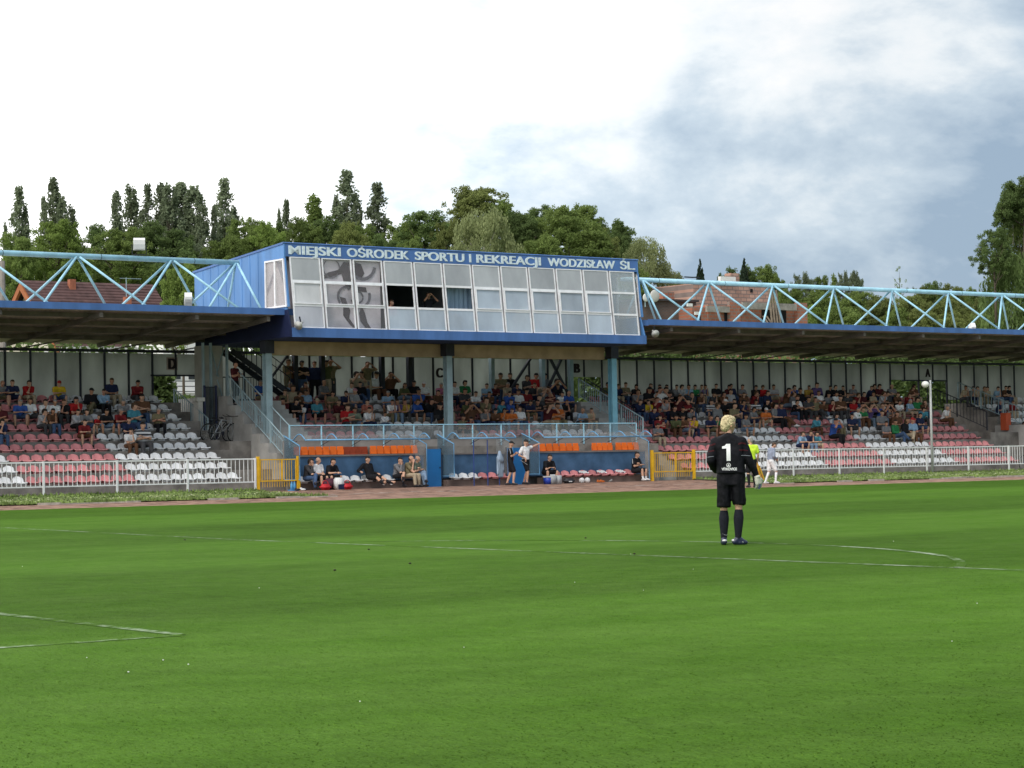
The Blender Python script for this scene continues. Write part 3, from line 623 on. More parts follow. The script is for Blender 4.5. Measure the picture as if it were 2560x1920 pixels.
# heads seen in the photo: crop origin and scale, then x,y,colour[,marks]  c white cap  k black cap  b beige cap  r red cap  g grey hair  h bald  s standing  m child  f long hair
CROWD = [((0, 880, 4.608), 'block D', '''10,370,grey,h;125,360,navy;310,375,red;668,375,yellow,r;1062,455,black,k;1170,465,light blue;1283,340,navy;1565,365,dark red;235,590,blue,g;335,570,white;500,595,white;605,590,white,g;735,600,black;858,560,red;1418,605,grey,g;1530,610,teal;475,710,light grey;572,690,brown,f;865,705,light grey;968,705,grey;1115,770,red,m;1212,700,black;1355,690,dark red,g;1480,790,navy;1640,850,stripe;945,815,dark red,m;1490,915,white;1830,680,khaki,g;0,820,navy;1640,530,brown;-5,640,maroon'''),
 ((660, 880, 4.424), 'the middle block', '''265,125,khaki,s;325,132,brown,s;418,140,black,s;558,145,navy,s;688,135,olive,s;735,125,khaki,s;1140,150,khaki,s;998,235,beige;1085,240,grey;1240,245,white,k;1400,240,brown;248,385,light blue,g;325,400,beige;440,380,brown;645,345,grey,h;-40,345,blue,g;935,380,white;1070,360,black;985,440,light grey,p;880,480,navy;745,475,khaki;360,470,brown;465,450,light blue;1365,465,light blue,g;1525,380,olive,f;1660,350,black;1770,360,white,c;1935,375,pink,g;205,545,maroon;325,555,black;415,595,white,m;580,550,teal,b;815,570,maroon,f;925,620,red;995,650,grey green;1120,560,salmon;1130,645,white;1400,570,white;1465,555,purple;1545,555,mustard;1665,555,blue;1320,690,white,m;1945,580,black,k;2110,360,white'''),
 ((1080, 860, 4.254), 'the middle block', '''350,420,green;565,455,light blue;655,455,maroon;728,320,khaki;830,330,black;795,440,beige,g;1000,365,dark grey;1110,340,red;1195,340,grey;1320,400,navy;1060,445,dark grey;1165,470,grey,g;1235,480,maroon;1330,460,black;595,545,brown;1130,555,dark grey;1240,545,maroon,g;1360,550,white;1430,530,blue,h;340,630,olive;410,660,brown;715,630,teal;805,620,blue;555,710,grey;665,725,brown,k;765,720,orange;835,720,orange;935,695,white;1025,640,navy;1120,625,black;1230,655,maroon;1330,650,orange;1430,640,black;1580,715,light blue,h;1675,715,beige;322,790,khaki;385,812,dark red;1835,440,olive;1960,455,navy'''),
 ((1560, 880, 4.424), 'the long block', '''110,400,black;280,410,black,k;385,410,white;455,410,black;560,405,grey;612,398,light grey;705,400,light blue;770,400,green;838,392,grey;872,402,purple;1020,380,black;1135,400,maroon;1190,380,navy;1280,390,grey;1445,400,black;1522,395,red;1645,390,light grey;1795,430,brown;1950,430,black;2030,410,mustard;2140,370,purple;365,465,beige;480,490,black;600,500,maroon;730,480,dark grey;830,490,brown;970,480,dark grey;1090,470,brown;1310,480,brown,f;1840,470,grey;260,570,yellow;325,645,navy;550,630,black;615,640,black;715,650,grey;950,560,stripe;1035,590,grey;1110,555,black,c;1210,590,khaki;1300,560,navy;1440,555,stripe;1560,650,orange,c;1670,590,grey;1740,590,navy;1880,560,black;1905,500,white;385,640,maroon;395,730,dark red,f;565,730,olive,f;695,750,pink,m;760,740,yellow;945,730,navy;1003,755,green;1335,720,grey;1400,640,grey;1090,760,brown;375,820,grey;418,805,red,m;2110,740,teal;1945,910,light blue;2040,900,navy;2110,910,teal;640,730,brown;2060,480,khaki,m'''),
 ((2060, 880, 4.424), 'the long block', '''43,400,black;88,395,black;320,390,grey;490,405,navy;560,385,black;605,385,maroon;750,385,grey,h;950,415,brown;990,385,brown;35,490,grey;125,470,white;180,510,brown;350,490,dark red;440,470,maroon;540,470,beige,f;330,550,red;420,590,beige;500,590,purple;550,610,pink,m;620,590,blue;685,600,maroon;735,580,grey;820,570,white;940,550,light blue,g;925,490,dark red;1090,560,brown,f;1035,530,green;345,655,white,g;415,640,green;640,660,grey;710,640,grey,k;1090,640,teal;810,690,brown,f;130,710,light blue;305,715,navy;100,770,blue,k;1050,705,navy;975,750,light blue,r;920,760,black,f;690,795,grey;790,780,green;1325,620,white,g'''),
 ((2060, 880, 4.424), 'the far block', '''1540,400,beige;1625,410,grey;1670,410,beige;1745,415,grey green;1785,415,beige;1900,410,light blue;2005,400,brown;2045,400,black;1925,560,navy,g;2065,570,dark red;2195,810,light blue''')]
PEOPLE = []
for (ox, oy, sc), blk, txt in CROWD:
    for it in txt.split(';'):
        q = it.split(','); u, v = ox+float(q[0])/sc, oy+float(q[1])/sc; fl = q[3] if len(q) > 3 else ''
        best = None
        if 's' in fl:
            p = onY(u, v, 52.0); PEOPLE.append(dict(b=blk, k=10, x=p.x, y=52.0, z=3.75, s=(p.z-3.75)/1.58, c=q[2], f=fl)); continue
        lo, hi = (4, 10) if blk == 'the middle block' else (1, 9)
        for k in range(lo, hi+1):
            y = LY(k)+.22 if k < 10 else 52.12; z0 = LZ(k)+.115 if k < 10 else 4.12
            p = onY(u, v, y-.08); need = p.z-z0
            e = abs(need-(.46 if 'm' in fl else .69))
            if best is None or e < best[0]: best = (e, k, p.x, y, z0, need)
        e, k, x, y, z0, need = best
        PEOPLE.append(dict(b=blk, k=k, x=x, y=y, z=z0, s=need/.69, c=q[2], f=fl))
fr_ = random.Random(23); dull = ['black', 'dark grey', 'navy', 'maroon', 'brown', 'grey', 'khaki', 'dark red', 'white', 'light grey', 'blue']
for b_, k_, xa, xb in (('the long block', 9, 57.6, 76.5), ('the long block', 8, 57.6, 76.5), ('the long block', 7, 58.5, 75.5), ('the long block', 6, 60, 66), ('the middle block', 9, 46.5, 54.5), ('the middle block', 8, 41, 54.5), ('the middle block', 7, 41, 54)):
    x = xa
    while x < xb:
        if not any(p['b'] == b_ and p['k'] == k_ and abs(p['x']-x) < .44 for p in PEOPLE) and fr_.random() < .55:
            PEOPLE.append(dict(b=b_, k=k_, x=x, y=LY(k_)+.22, z=LZ(k_)+.115, s=fr_.uniform(.82, 1.05), c=fr_.choice(dull), f=''))
        x += .46
PEOPLE.sort(key=lambda p: (p['b'], p['k'], p['x']))
rp_ = random.Random(11); used = {}
TRS = ['jeans', 'jeans', 'navy', 'dark grey', 'black', 'khaki', 'pale jeans', 'beige', 'brown', 'dark grey']
rows_ = {}
for p in PEOPLE: rows_.setdefault((p['b'], p['k']), []).append(p)
ARMW = {0: 'hands in lap', 1: 'leaning forward', 2: 'arms folded', 3: 'chin in hand', 4: 'hands on knees', 5: 'legs crossed', 6: 'leaning forward', 7: 'hands at face'}
CNT = {}
for (b, k), ps in rows_.items():
    for i, p in enumerate(ps):
        nb = [ps[j]['c'] if 0 <= j < len(ps) else None for j in (i-1, i+1)]
        c = p['c'] if p['c'] != 'stripe' else 'striped'; fl = p['f']
        look = {'c': 'white cap', 'k': 'black cap', 'b': 'beige cap', 'r': 'red cap', 'p': 'pink cap', 'g': 'grey hair', 'h': 'balding head', 'f': 'long hair'}
        lk = [look[z] for z in fl if z in look]
        st = 's' in fl
        if st: vi = rp_.choice((8, 9)) if p['c'] != 'khaki' or i < 5 else 10
        else:
            need = p['s']; vi = rp_.choice((0, 2, 5, 7)) if need > 1.0 else rp_.choice((0, 2, 4, 3)) if need > .9 else rp_.choice((1, 3, 6))
            if p['c'] in ('navy', 'black', 'dark grey') and need > .9 and rp_.random() < .3: vi = 5
        fig = VAR[vi]; J = fig['J']
        s = p['s']*.69/(J['head'].z) if not st else max(.9, min(1.08, p['s']))
        s = max(.62 if 'm' in fl else .90, min(1.14, s*1.03))
        mir = rp_.choice((1, -1)); rz = rp_.uniform(-.35, .35)
        hk = 'cap' if any(z in fl for z in 'ckbrp') else 'long' if 'f' in fl else 'bald' if 'h' in fl else rp_.choice(('short', 'short', 'full'))
        hc = {'c': 'white', 'k': 'black', 'b': 'beige', 'r': 'red', 'p': 'pink'}.get(next((z for z in fl if z in 'ckbrp'), ''), 'grey' if ('g' in fl or 'h' in fl) else rp_.choice(('dark', 'dark', 'brown')))
        z = 'child' if 'm' in fl else ''
        where = ('on the top landing of ' if st else 'in the front rail row of ' if k == 4 else 'on the back ledge of ' if k == 10 else 'row %s of ' % ['one', 'two', 'three', 'four', 'five', 'six', 'seven', 'eight', 'nine'][k-1])+b.replace('the ', '')
        base = '%s%s in %s%s' % ('child' if z else '', 'standing' if st else '', c, '')
        base = ('standing spectator' if st else 'seated child' if z else 'spectator')+' in '+c+(', '+lk[0] if lk else '')
        nbt = 'between %s and %s' % tuple(nb) if nb[0] and nb[1] else 'beside one in %s' % (nb[0] or nb[1]) if (nb[0] or nb[1]) else 'alone in the row'
        nbt = nbt.replace('stripe', 'stripes')
        lab = '%s, %s, %s' % (base, where, nbt)
        lab = lab.replace('standing spectator', 'standing person').replace('beside one in', 'beside').replace('in the front rail row', 'rail row').replace('on the back ledge', 'back ledge').replace('on the top landing', 'top landing')
        cn = CNT.get(lab, 0); CNT[lab] = cn+1
        if cn: lab = '%s, %s, %s person along' % (base, where.replace('in the front rail row', 'rail row').replace('on the back ledge', 'back ledge').replace('on the top landing', 'top landing'), NUM[i])
        p['i'] = i
        shirt = stripes('striped', (.6, .6, .62), (.03, .03, .04)) if p['c'] == 'stripe' else p['c']
        o = person(fig, (p['x']-(J['head'].x*s*mir), p['y'], p['z'] if not st else p['z']), rz, s, mir, rp_.choice((0, 0, 1, 2)), shirt, rp_.choice(TRS), hk, hc, rp_.choice(('dark', 'white', 'brown')), lab, 'spectators in the stand', wx=1.1)
        o['_p'] = 1
# ---------------------------------------------------------------- put the seats out (300 nearest empty ones as things, the rest as one mass)
occ = {}
for p in PEOPLE:
    if 's' not in p['f']: occ.setdefault((p['b'], p['k']), []).append(p['x'])
free = []; rest = []
for s in SEATS:
    z, b, k, i, x, red = s
    (rest if any(abs(x-q) < .26 for q in occ.get((b, k), ())) else free).append(s)
free.sort(key=lambda s: s[0]); rest += free[300:]; free = free[:300]
ANC = {'block D': 'from its aisle end', 'the middle block': 'from its stair end by B', 'the long block': 'from its exit A end', 'the far block': 'from its outer end'}
for z, b, k, i, x, red in free:
    o = link('stadium_chair', SR if red else SW, None, (x, LY(k)+.21+fr_.uniform(-.012, .012), LZ(k))); o.rotation_euler = (fr_.uniform(-.03, .03), 0, fr_.uniform(-.045, .045))
    tag(o, '%s plastic seat, %s %s, row %s of %s' % ('faded red' if red else 'white', NUM[i], ANC[b], ['one', 'two', 'three', 'four', 'five', 'six', 'seven', 'eight', 'nine'][k-1], b.replace('the ', '')), 'seat', 'plastic seats on the terraces')
for k in range(20): pass
rm = MB()
for z, b, k, i, x, red in rest:
    me = SR if red else SW; rm.cur = 1 if red else 0
    rm.add([(v.co.x+x, v.co.y+LY(k)+.21, v.co.z+LZ(k)) for v in me.vertices], [tuple(p.vertices) for p in me.polygons])
tag(rm.build('distant_and_occupied_seats', [SEATW, SEATR], smooth=True), kind='stuff')
# ================================================================ rear wall of translucent panels
PANEL = mat('frosted_wall_panel', (.48, .50, .475), .6, .14, .9, spec=.2, trans=.66, streak=(1, 1, .35))
X0 = 36.27-1.008*24
def rear_wall():
    root = wempty('panel_wall', 'long rear wall of frosted panels between dark posts behind the seats', 'wall', (50, YB, 3.9))
    gaps = [(36.27, 38.5, 4.87), (40.30, 40.30, 3.9), (56.8, 58.5, 4.92), (77.5, 80.6, 4.92)]
    pn = 0; mb_post = None; xs = [X0+1.008*i for i in range(95)]
    far = MB()
    for i in range(len(xs)-1):
        a, b = xs[i]+.03, xs[i+1]-.03; zb = 3.93
        for g0, g1, gz in gaps:
            if a < g1-.05 and b > g0+.05: zb = gz
        q = MB(); q.box(a, b, YB, YB+.02, zb, 5.68)
        wpart(q, 'panel', PANEL, root)
        q = MB().box(xs[i]-.035, xs[i]+.035, YB-.05, YB+.045, 3.75 if zb < 4 else (zb if (i % 2) else 3.75), 5.72); wpart(q, 'post', DSTEEL, root)
    wpart(MB().box(xs[0], xs[-1], YB-.06, YB+.06, 5.72, 5.83), 'top_rail', DSTEEL, root)
    wpart(MB().box(xs[0], 36.2, YB-.05, YB+.05, 3.75, 3.93), 'base_rail', DSTEEL, root)
    wpart(MB().box(40, 56.8, YB-.05, YB+.05, 3.75, 3.93), 'base_rail', DSTEEL, root)
    wpart(MB().box(58.6, 77.5, YB-.05, YB+.05, 3.75, 3.93), 'base_rail', DSTEEL, root)
    wpart(MB().box(36.2, 38.5, YB-.05, YB+.05, 4.81, 4.87), 'lintel', DSTEEL, root)
    wpart(MB().box(77.5, 80.6, YB-.05, YB+.05, 4.86, 4.92), 'lintel', DSTEEL, root)
rear_wall()
FONT = bpy.data.fonts.load('<builtin>') if False else None
def text_mesh(s, size, depth=.012, bold=.0, sx=1.0, name='lettering', mt=None):
    c = bpy.data.curves.new(name, 'FONT'); c.body = s; c.size = size; c.extrude = depth; c.offset = bold; c.space_character = 1.0
    o = bpy.data.objects.new(name, c); COL.objects.link(o)
    dg = bpy.context.evaluated_depsgraph_get(); me = bpy.data.meshes.new_from_object(o.evaluated_get(dg)); bpy.data.objects.remove(o)
    xs = [v.co.x for v in me.vertices]; x0, x1 = min(xs), max(xs)
    for v in me.vertices: v.co.x = (v.co.x-x0)*sx
    me.materials.clear(); me.materials.append(mt); return me, (x1-x0)*sx
def smear(me, d):
    """heavier strokes: sideways copies of the outline fused into one lettering mesh"""
    vs = [v.co.copy() for v in me.vertices]; fs = [tuple(p.vertices) for p in me.polygons]; mb = MB()
    for k, dx in enumerate((-d, -d/2, 0, d/2, d)): mb.add([(v.x+dx, v.y, v.z+k*.0006) for v in vs], fs)
    return mb.mesh('lettering', list(me.materials))
LETTER = mat('dark_letter_paint', (.02, .012, .015), .7, .1, 8)
for ch, x, z, pale in (('D', 36.94, 5.10, True), ('C', 49.5, 4.85, False), ('B', 56.85, 5.11, True), ('A', 79.06, 5.08, False)):
    root = empty('letter_sign', 'dark letter %s on the rear wall' % ch+{'D': ' above the exit near the bicycles', 'C': ' behind the middle seats', 'B': ' beside the braced columns', 'A': ' above the exit behind the lamp post'}[ch], 'sign', (x, YB-.03, z))
    me, w = text_mesh(ch, .52, .01, .006, 1.0, 'letter', LETTER); me = smear(me, .035); w += .07
    h = max(v.co.y for v in me.vertices)
    for v in me.vertices: v.co = V(((v.co.x+.035)*.36/w, -.012-v.co.z, v.co.y*.40/h))
    link('letter', me, root)
    if ch == 'D': MB().box(-.06, .42, 0, .012, -.05, .45).build('backing_plate', mat('red_tinted_board', (.45, .36, .33), .8, .1, 4) if ch == 'D' else mat('letter_board', (.40, .39, .36), .8, .08, 4), root)
# ================================================================ roofs
ROOFU = mat('corrugated_roof_sheet', (.38, .32, .29), .7, .15, 1.5, col2=(.41, .35, .32))
def roof_z(y): return 6.97-(y-45.0)*.092
def canopy_roof(x0, x1, label, raf):
    root = wempty('stand_roof', label, 'roof', (x0, 45, 6))
    n = int((x1-x0)/.09); xs = [x0+(x1-x0)*i/n for i in range(n+1)]; mb = MB(); vs = []
    for y in (45.04, 53.5):
        for s in (0, 1):
            for i, x in enumerate(xs): vs.append((x, y, roof_z(y)-.09+(.022 if i % 2 else -.022)+(.012 if s else 0)))
    m_ = n+1
    for i in range(n): mb_f = mb.f
    fs = []
    for i in range(n):
        fs += [(i, i+1, 2*m_+i+1, 2*m_+i), (m_+i, 3*m_+i, 3*m_+i+1, m_+i+1), (2*m_+i, 2*m_+i+1, 3*m_+i+1, 3*m_+i)]
    mb.add(vs, fs); wpart(mb, 'corrugated_sheet', ROOFU, root)
    wpart(MB().box(x0, x1, 45.0, 45.035, 6.755, 6.99), 'fascia', BLUE, root)
    for y in (46.1, 47.8, 49.5, 51.2):
        z = roof_z(y)-.13; wpart(MB().box(x0, x1, y-.045, y+.045, z-.17, z), 'purlin', DSTEEL2, root)
    for x in raf:
        mb = MB(); a, b = V((x, 45.1, roof_z(45.1)-.36)), V((x, 53.2, roof_z(53.2)-.20))
        mb.bar(a, b, .13, .16, (0, 0, 1)); wpart(mb, 'rafter', DSTEEL2, root)
        q = MB(); q.bar((x+.05, 52.3, roof_z(52.3)-.5), (x+1.7, 50.2, roof_z(50.2)-.33), .05, .05); q.bar((x, YB+.14, 5.84), (x, YB+.14, roof_z(YB)-.42), .08, .08, (1, 0, 0)); wpart(q, 'strut', DSTEEL2, root)
    return root
DSTEEL2 = mat('dull_brown_steel', (.13, .115, .10), .75, .2, 2)
canopy_roof(12, 38.3, 'dark corrugated roof with blue edge over block D', [30.68+3.71*k for k in (-4, -3, -2, -1, 0, 1)]+[37.3])
canopy_roof(55.1, 112, 'long dark corrugated roof with blue edge beyond the press box', [56.43+3.727*k for k in range(15)])
wp = MB().box(54.62, 55.1, 45.0, 45.3, 6.72, 6.95); tag(wp.build('roof_edge_return', BLUE), 'short blue return joining press box and long roof edge', 'roof edge')
# ---------------------------------------------------------------- trusses
def truss(nodes, x0, x1, label):
    root = wempty('roof_truss', label, 'truss', (x0, 47, 6.9))
    wpart(MB().tube([(x0, 47, 8.80), (x1, 47, 8.80)], .098, 14), 'top_chord', LBLUE, root, True)
    for x in nodes:
        for (dx, y) in ((-2.05, 45.45), (2.05, 45.45), (-2.05, 48.3), (2.05, 48.3)):
            if x+dx < x0-.6 or x+dx > x1+.4: dx *= .1
            y1 = 46.93 if y < 47 else 47.07
            wpart(MB().tube([(x+dx*.03, y1, 8.76), (x+dx, y, roof_z(y)-.05)], .044, 10), 'diagonal', LBLUE, root, True)
    for x in nodes:
        if x0 < x+.9 < x1: wpart(MB().tube([(x-.01+.9, 47, 8.8), (x+.01+.9, 47, 8.8)], .101, 14), 'flange', DSTEEL, root)
    for y in (45.45, 48.3): wpart(MB().tube([(x0, y, roof_z(y)-.05), (x1, y, roof_z(y)-.05)], .05, 8), 'bottom_chord', LBLUE, root, True)
truss([30.68+3.71*k for k in range(-5, 2)]+[37.05], 12, 37.15, 'light blue tube truss on the roof over block D')
truss([56.43+3.727*k for k in range(15)], 55.35, 112, 'light blue tube truss on the long roof beyond the press box')
# ================================================================ press box
PB = wempty('press_box', 'blue press box with a slanted glass front above the middle seats', 'building', (46, 48, 6))
bx0, bx1 = 37.92, 54.60
def yfront(z): return 44.66+(z-6.28)*(44.98-44.66)/(8.90-6.28)     # leaning glazing line
prof = [(45.0, 9.42), (51.95, 8.90), (51.95, 5.95)]
side = [(45.0, 9.42), (51.95, 8.90), (51.95, 5.94), (44.58, 5.94), (44.58, 6.27), (44.66, 6.28), (44.98, 8.90)]
# near side wall with the window hole (y 44.86..46.4, z 7.05..8.84)
wy0, wy1, wz0, wz1 = 44.90, 46.40, 7.04, 8.84
mb = MB()
for q in ([(44.86, 7.04), (44.83, 6.95), (51.95, 6.20), (51.95, 7.04)], [(46.40, 7.04), (51.95, 7.04), (51.95, 8.90), (46.40, 9.315)],
          [(44.98, 8.84), (46.40, 8.84), (46.40, 9.315), (45.0, 9.42)], [(44.70, 7.04), (44.80, 7.04), (44.98, 8.84), (44.95, 8.84)]):
    mb.prism(q, 'x', bx0, bx0+.06)
for i in range(8):      # standing seams
    y = 46.9+i*.62
    mb.box(bx0-.012, bx0, y, y+.02, 7.1, 9.42-(y-45)*.0748-.02)
wpart(mb, 'side_wall', BLUEL, PB)
wpart(MB().prism([(44.829, 6.948), (44.60, 6.30), (44.58, 5.94), (51.95, 5.94), (51.95, 6.198)], 'x', bx0, bx0+.06), 'lower_side_wall', mat('shaded_navy_sheet', (.012, .018, .06), .6, .1, 1), PB)  # dark navy panel, with the roof's shade also put into its colour
mb = MB()
for q in ([(44.86, 7.04), (44.60, 6.30), (44.58, 5.94), (51.95, 5.94), (51.95, 7.04)], [(46.40, 7.04), (51.95, 7.04), (51.95, 8.90), (46.40, 9.315)],
          [(44.98, 8.84), (46.40, 8.84), (46.40, 9.315), (45.0, 9.42)], [(44.70, 7.04), (44.80, 7.04), (44.98, 8.84), (44.95, 8.84)]):
    mb.prism(q, 'x', bx1-.06, bx1)
wpart(mb, 'side_wall', BLUEL, PB)
mb = MB(); mb.prism([(44.97, 9.40), (45.0, 9.43), (52.05, 8.91), (52.05, 8.83), (45.02, 9.36)], 'x', bx0-.03, bx1+.03)
wpart(mb, 'roof', BLUE, PB)
wpart(MB().prism([(45.0, 9.42), (45.1, 9.40), (45.08, 8.905), (44.98, 8.905)], 'x', bx0+.061, bx1-.061), 'sign_band', BLUE, PB)
wpart(MB().box(bx0+.061, bx1+.02, 44.56, 44.62, 5.93, 6.275), 'bottom_band', BLUE, PB)
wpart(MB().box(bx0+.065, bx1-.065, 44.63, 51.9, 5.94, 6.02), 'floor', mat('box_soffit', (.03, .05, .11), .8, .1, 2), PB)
wpart(MB().box(bx0+.065, bx1-.065, 51.85, 51.93, 6.03, 8.8), 'rear_wall', mat('press_room_wall', (.34, .33, .33), .8, .08, 1), PB)
wpart(MB().prism([(45.12, 9.3), (51.84, 8.8), (51.84, 8.76), (45.12, 8.95)], 'x', bx0+.065, bx1-.065), 'ceiling', mat('press_room_ceiling', (.5, .5, .5), .8, .05, 1), PB)
# dividing walls of the cabins
for x in (42.0, 46.15, 51.6): wpart(MB().box(x-.04, x+.04, 45.5, 51.8, 6.03, 8.8), 'partition', mat('press_room_partition', (.30, .31, .33), .8, .06, 1), PB)
def glass(name, col, alpha, rough=.04):
    M = mat(name, col, rough, .13, .8, spec=.8, alpha=alpha, streak=(1, 1, .5), obj_var=.14); M.node_tree.nodes['Principled BSDF'].inputs['IOR'].default_value = 1.9; return M
GL = glass('sky_grey_glass', (.66, .66, .72), .64, .03); GLC = glass('pale_curtained_glass', (.62, .70, .80), .52, .03); GLP = glass('clear_poster_glass', (.6, .58, .6), .08, .03)  # GL: sky reflection put into the grey base colour
GLB = glass('bluish_glass', (.50, .58, .68), .50, .03); GLW = glass('pale_sky_glass', (.80, .79, .80), .78, .03); GLT = glass('grey_top_glass', (.52, .53, .54), .72, .03); GLSD = glass('sky_pink_side_glass', (.50, .45, .46), .5, .03)  # the tones of these panes carry a painted sky reflection too
GLS = glass('clear_side_glass', (.62, .68, .72), .30)
GW = (16.28)/12
P3 = lambda x, z, o=0: (x, yfront(z)-o, z)
def quadbar(mb, x0, x1, z0, z1, t=.05, o=.0):
    """flat bar on the leaning glazing plane"""
    v = []
    for y_ in (o, o+t):
        v += [P3(x0, z0, -.0+y_-t), P3(x1, z0, y_-t), P3(x1, z1, y_-t), P3(x0, z1, y_-t)]
    mb.add(v, [(0, 1, 2, 3), (4, 7, 6, 5), (0, 4, 5, 1), (1, 5, 6, 2), (2, 6, 7, 3), (3, 7, 4, 0)]); return mb
TR = [(6.28, 7.075), (7.165, 7.965), (8.055, 8.90)]
for i in range(12):
    a, b = 38.155+GW*i, 38.155+GW*(i+1)-.075
    fr = MB(); f = .046
    quadbar(fr, a, a+f, 6.28, 8.90); quadbar(fr, b-f, b, 6.28, 8.90); quadbar(fr, a+f, b-f, 6.28, 6.28+.035); quadbar(fr, a+f, b-f, 8.865, 8.90)
    quadbar(fr, a+f, b-f, 7.08, 7.16); quadbar(fr, a+f, b-f, 7.97, 8.05)
    w = wpart(fr, 'window', WPVC, PB)
    opened = i in (3, 4, 5)
    if i < 11 and not opened:
        sash = MB(); s0, s1 = a+f+.004, b-f-.004
        for q in ((s0, s0+.04, 7.165, 7.965), (s1-.04, s1, 7.165, 7.965), (s0+.04, s1-.04, 7.165, 7.2), (s0+.04, s1-.04, 7.93, 7.965)): quadbar(sash, *q, t=.03, o=.035)
        wpart(sash, 'sash', WPVC, PB, parent=w)
    for j, (z0, z1) in enumerate(TR):
        if opened and j == 1: continue
        pn = MB(); quadbar(pn, a+f-.005, b-f+.005, z0, z1, t=.012, o=-.015)
        wpart(pn, 'pane', GLC if (i >= 6 and i < 11 and j < 2) or (opened and j == 0) else (GLS if i == 11 else GLP if i in (1, 2) else GLT if j == 2 else (GL, GLB, GL, GLW)[(i*5+j*3) % 4]), PB, parent=w)
    mu = MB(); quadbar(mu, b+.004, b+.071, 6.28, 8.90, t=.04, o=-.03); wpart(mu, 'mullion', GREY, PB)
# side window
w = MB()
def sb(mb, y0, y1, z0, z1, x=bx0, t=.05):
    ya = lambda y, z: y if y > 45.0 else y+(yfront(z)-yfront(8.0))
    v = [(x+dx, ya(y, z), z) for dx in (-.03, t) for y, z in ((y0, z0), (y1, z0), (y1, z1), (y0, z1))]
    return mb.add(v, [(0, 1, 2, 3), (4, 7, 6, 5), (0, 4, 5, 1), (1, 5, 6, 2), (2, 6, 7, 3), (3, 7, 4, 0)])
sb(w, 44.93, 44.99, 7.05, 8.83); sb(w, 46.33, 46.39, 7.05, 8.83); sb(w, 44.99, 46.33, 7.05, 7.11); sb(w, 44.99, 46.33, 8.77, 8.83); sb(w, 45.62, 45.70, 7.11, 8.77)
w = wpart(w, 'window', WPVC, PB)
wpart(sb(MB(), 45.0, 46.33, 7.1, 8.78, bx0+.04, .012), 'pane', GLSD, PB, parent=w)
w = MB(); sb(w, 44.93, 44.99, 7.05, 8.83, bx1-.02); sb(w, 46.33, 46.39, 7.05, 8.83, bx1-.02); sb(w, 44.99, 46.33, 7.05, 7.11, bx1-.02); sb(w, 44.99, 46.33, 8.77, 8.83, bx1-.02)
w = wpart(w, 'window', WPVC, PB); wpart(sb(MB(), 45.0, 46.33, 7.1, 8.78, bx1-.02, .012), 'pane', GLS, PB, parent=w)
# curtains behind the later windows
CUR = mat('pale_blue_curtain', (.30, .42, .56), .9, .18, 2.2, streak=(6, 1, .15), trans=.3); CURW = mat('white_curtain', (.62, .62, .6), .9, .08, 3, streak=(5, 1, .2))
def curtain(x0, x1, z0, z1, y, m_):
    mb = MB(); n = int((x1-x0)/.03); vs = []
    for z in (z0, z1):
        for i in range(n+1): vs.append((x0+(x1-x0)*i/n, y+.025*math.sin(i*.9)+.01*math.sin(i*.37), z))
    mb.add(vs, [(i, i+1, n+2+i, n+1+i) for i in range(n)]); wpart(mb, 'curtain', m_, PB, True)
curtain(45.2, 48.9, 6.1, 8.0, 45.25, CUR); curtain(48.95, 49.9, 6.1, 8.6, 45.3, mat('grey_curtain', (.45, .48, .52), .9, .1, 3)); curtain(50.35, 50.6, 6.1, 8.7, 45.3, CURW); curtain(51.1, 51.35, 6.1, 8.7, 45.3, CURW)
curtain(38.2, 39.4, 6.1, 8.8, 45.3, mat('grey_pink_blind', (.62, .56, .60), .9, .06, 3))
# big poster standing behind the second and third window: generic dark figure
po = MB().box(39.5, 42.15, 45.12, 45.16, 6.1, 8.95); po = wpart(po, 'poster', mat('poster_paper', (.62, .57, .62), .8, .08, 2), PB)
pf = MB()
def blobp(pts): pf.prism([(x, z) for x, z in pts], 'y', 45.10, 45.118)
blobp([(39.6, 8.25), (39.9, 8.4), (40.3, 8.5), (40.55, 8.8), (40.85, 8.8), (40.8, 8.5), (40.95, 8.2), (40.9, 7.9), (40.75, 7.75), (40.55, 8.0), (40.45, 8.35), (40.1, 8.25), (39.7, 8.15)])
blobp([(41.05, 8.8), (41.3, 8.75), (41.45, 8.4), (41.3, 8.2), (41.1, 8.25), (41.0, 8.5)])
blobp([(41.1, 7.9), (41.5, 7.88), (41.55, 7.7), (41.3, 7.72), (41.05, 7.78)])
blobp([(40.35, 7.5), (40.6, 7.45), (40.7, 7.2), (40.8, 7.0), (40.75, 6.7), (41.0, 6.4), (41.2, 6.3), (41.0, 6.3), (40.75, 6.5), (40.5, 6.8), (40.5, 7.1)])
blobp([(41.3, 7.2), (41.45, 6.9), (41.55, 6.55), (41.75, 6.3), (41.5, 6.3), (41.25, 6.6), (41.2, 6.9)])
g = wpart(pf, 'poster_print', mat('poster_ink', (.03, .015, .02), .8, .2, 5), PB, parent=po)
pf = MB()
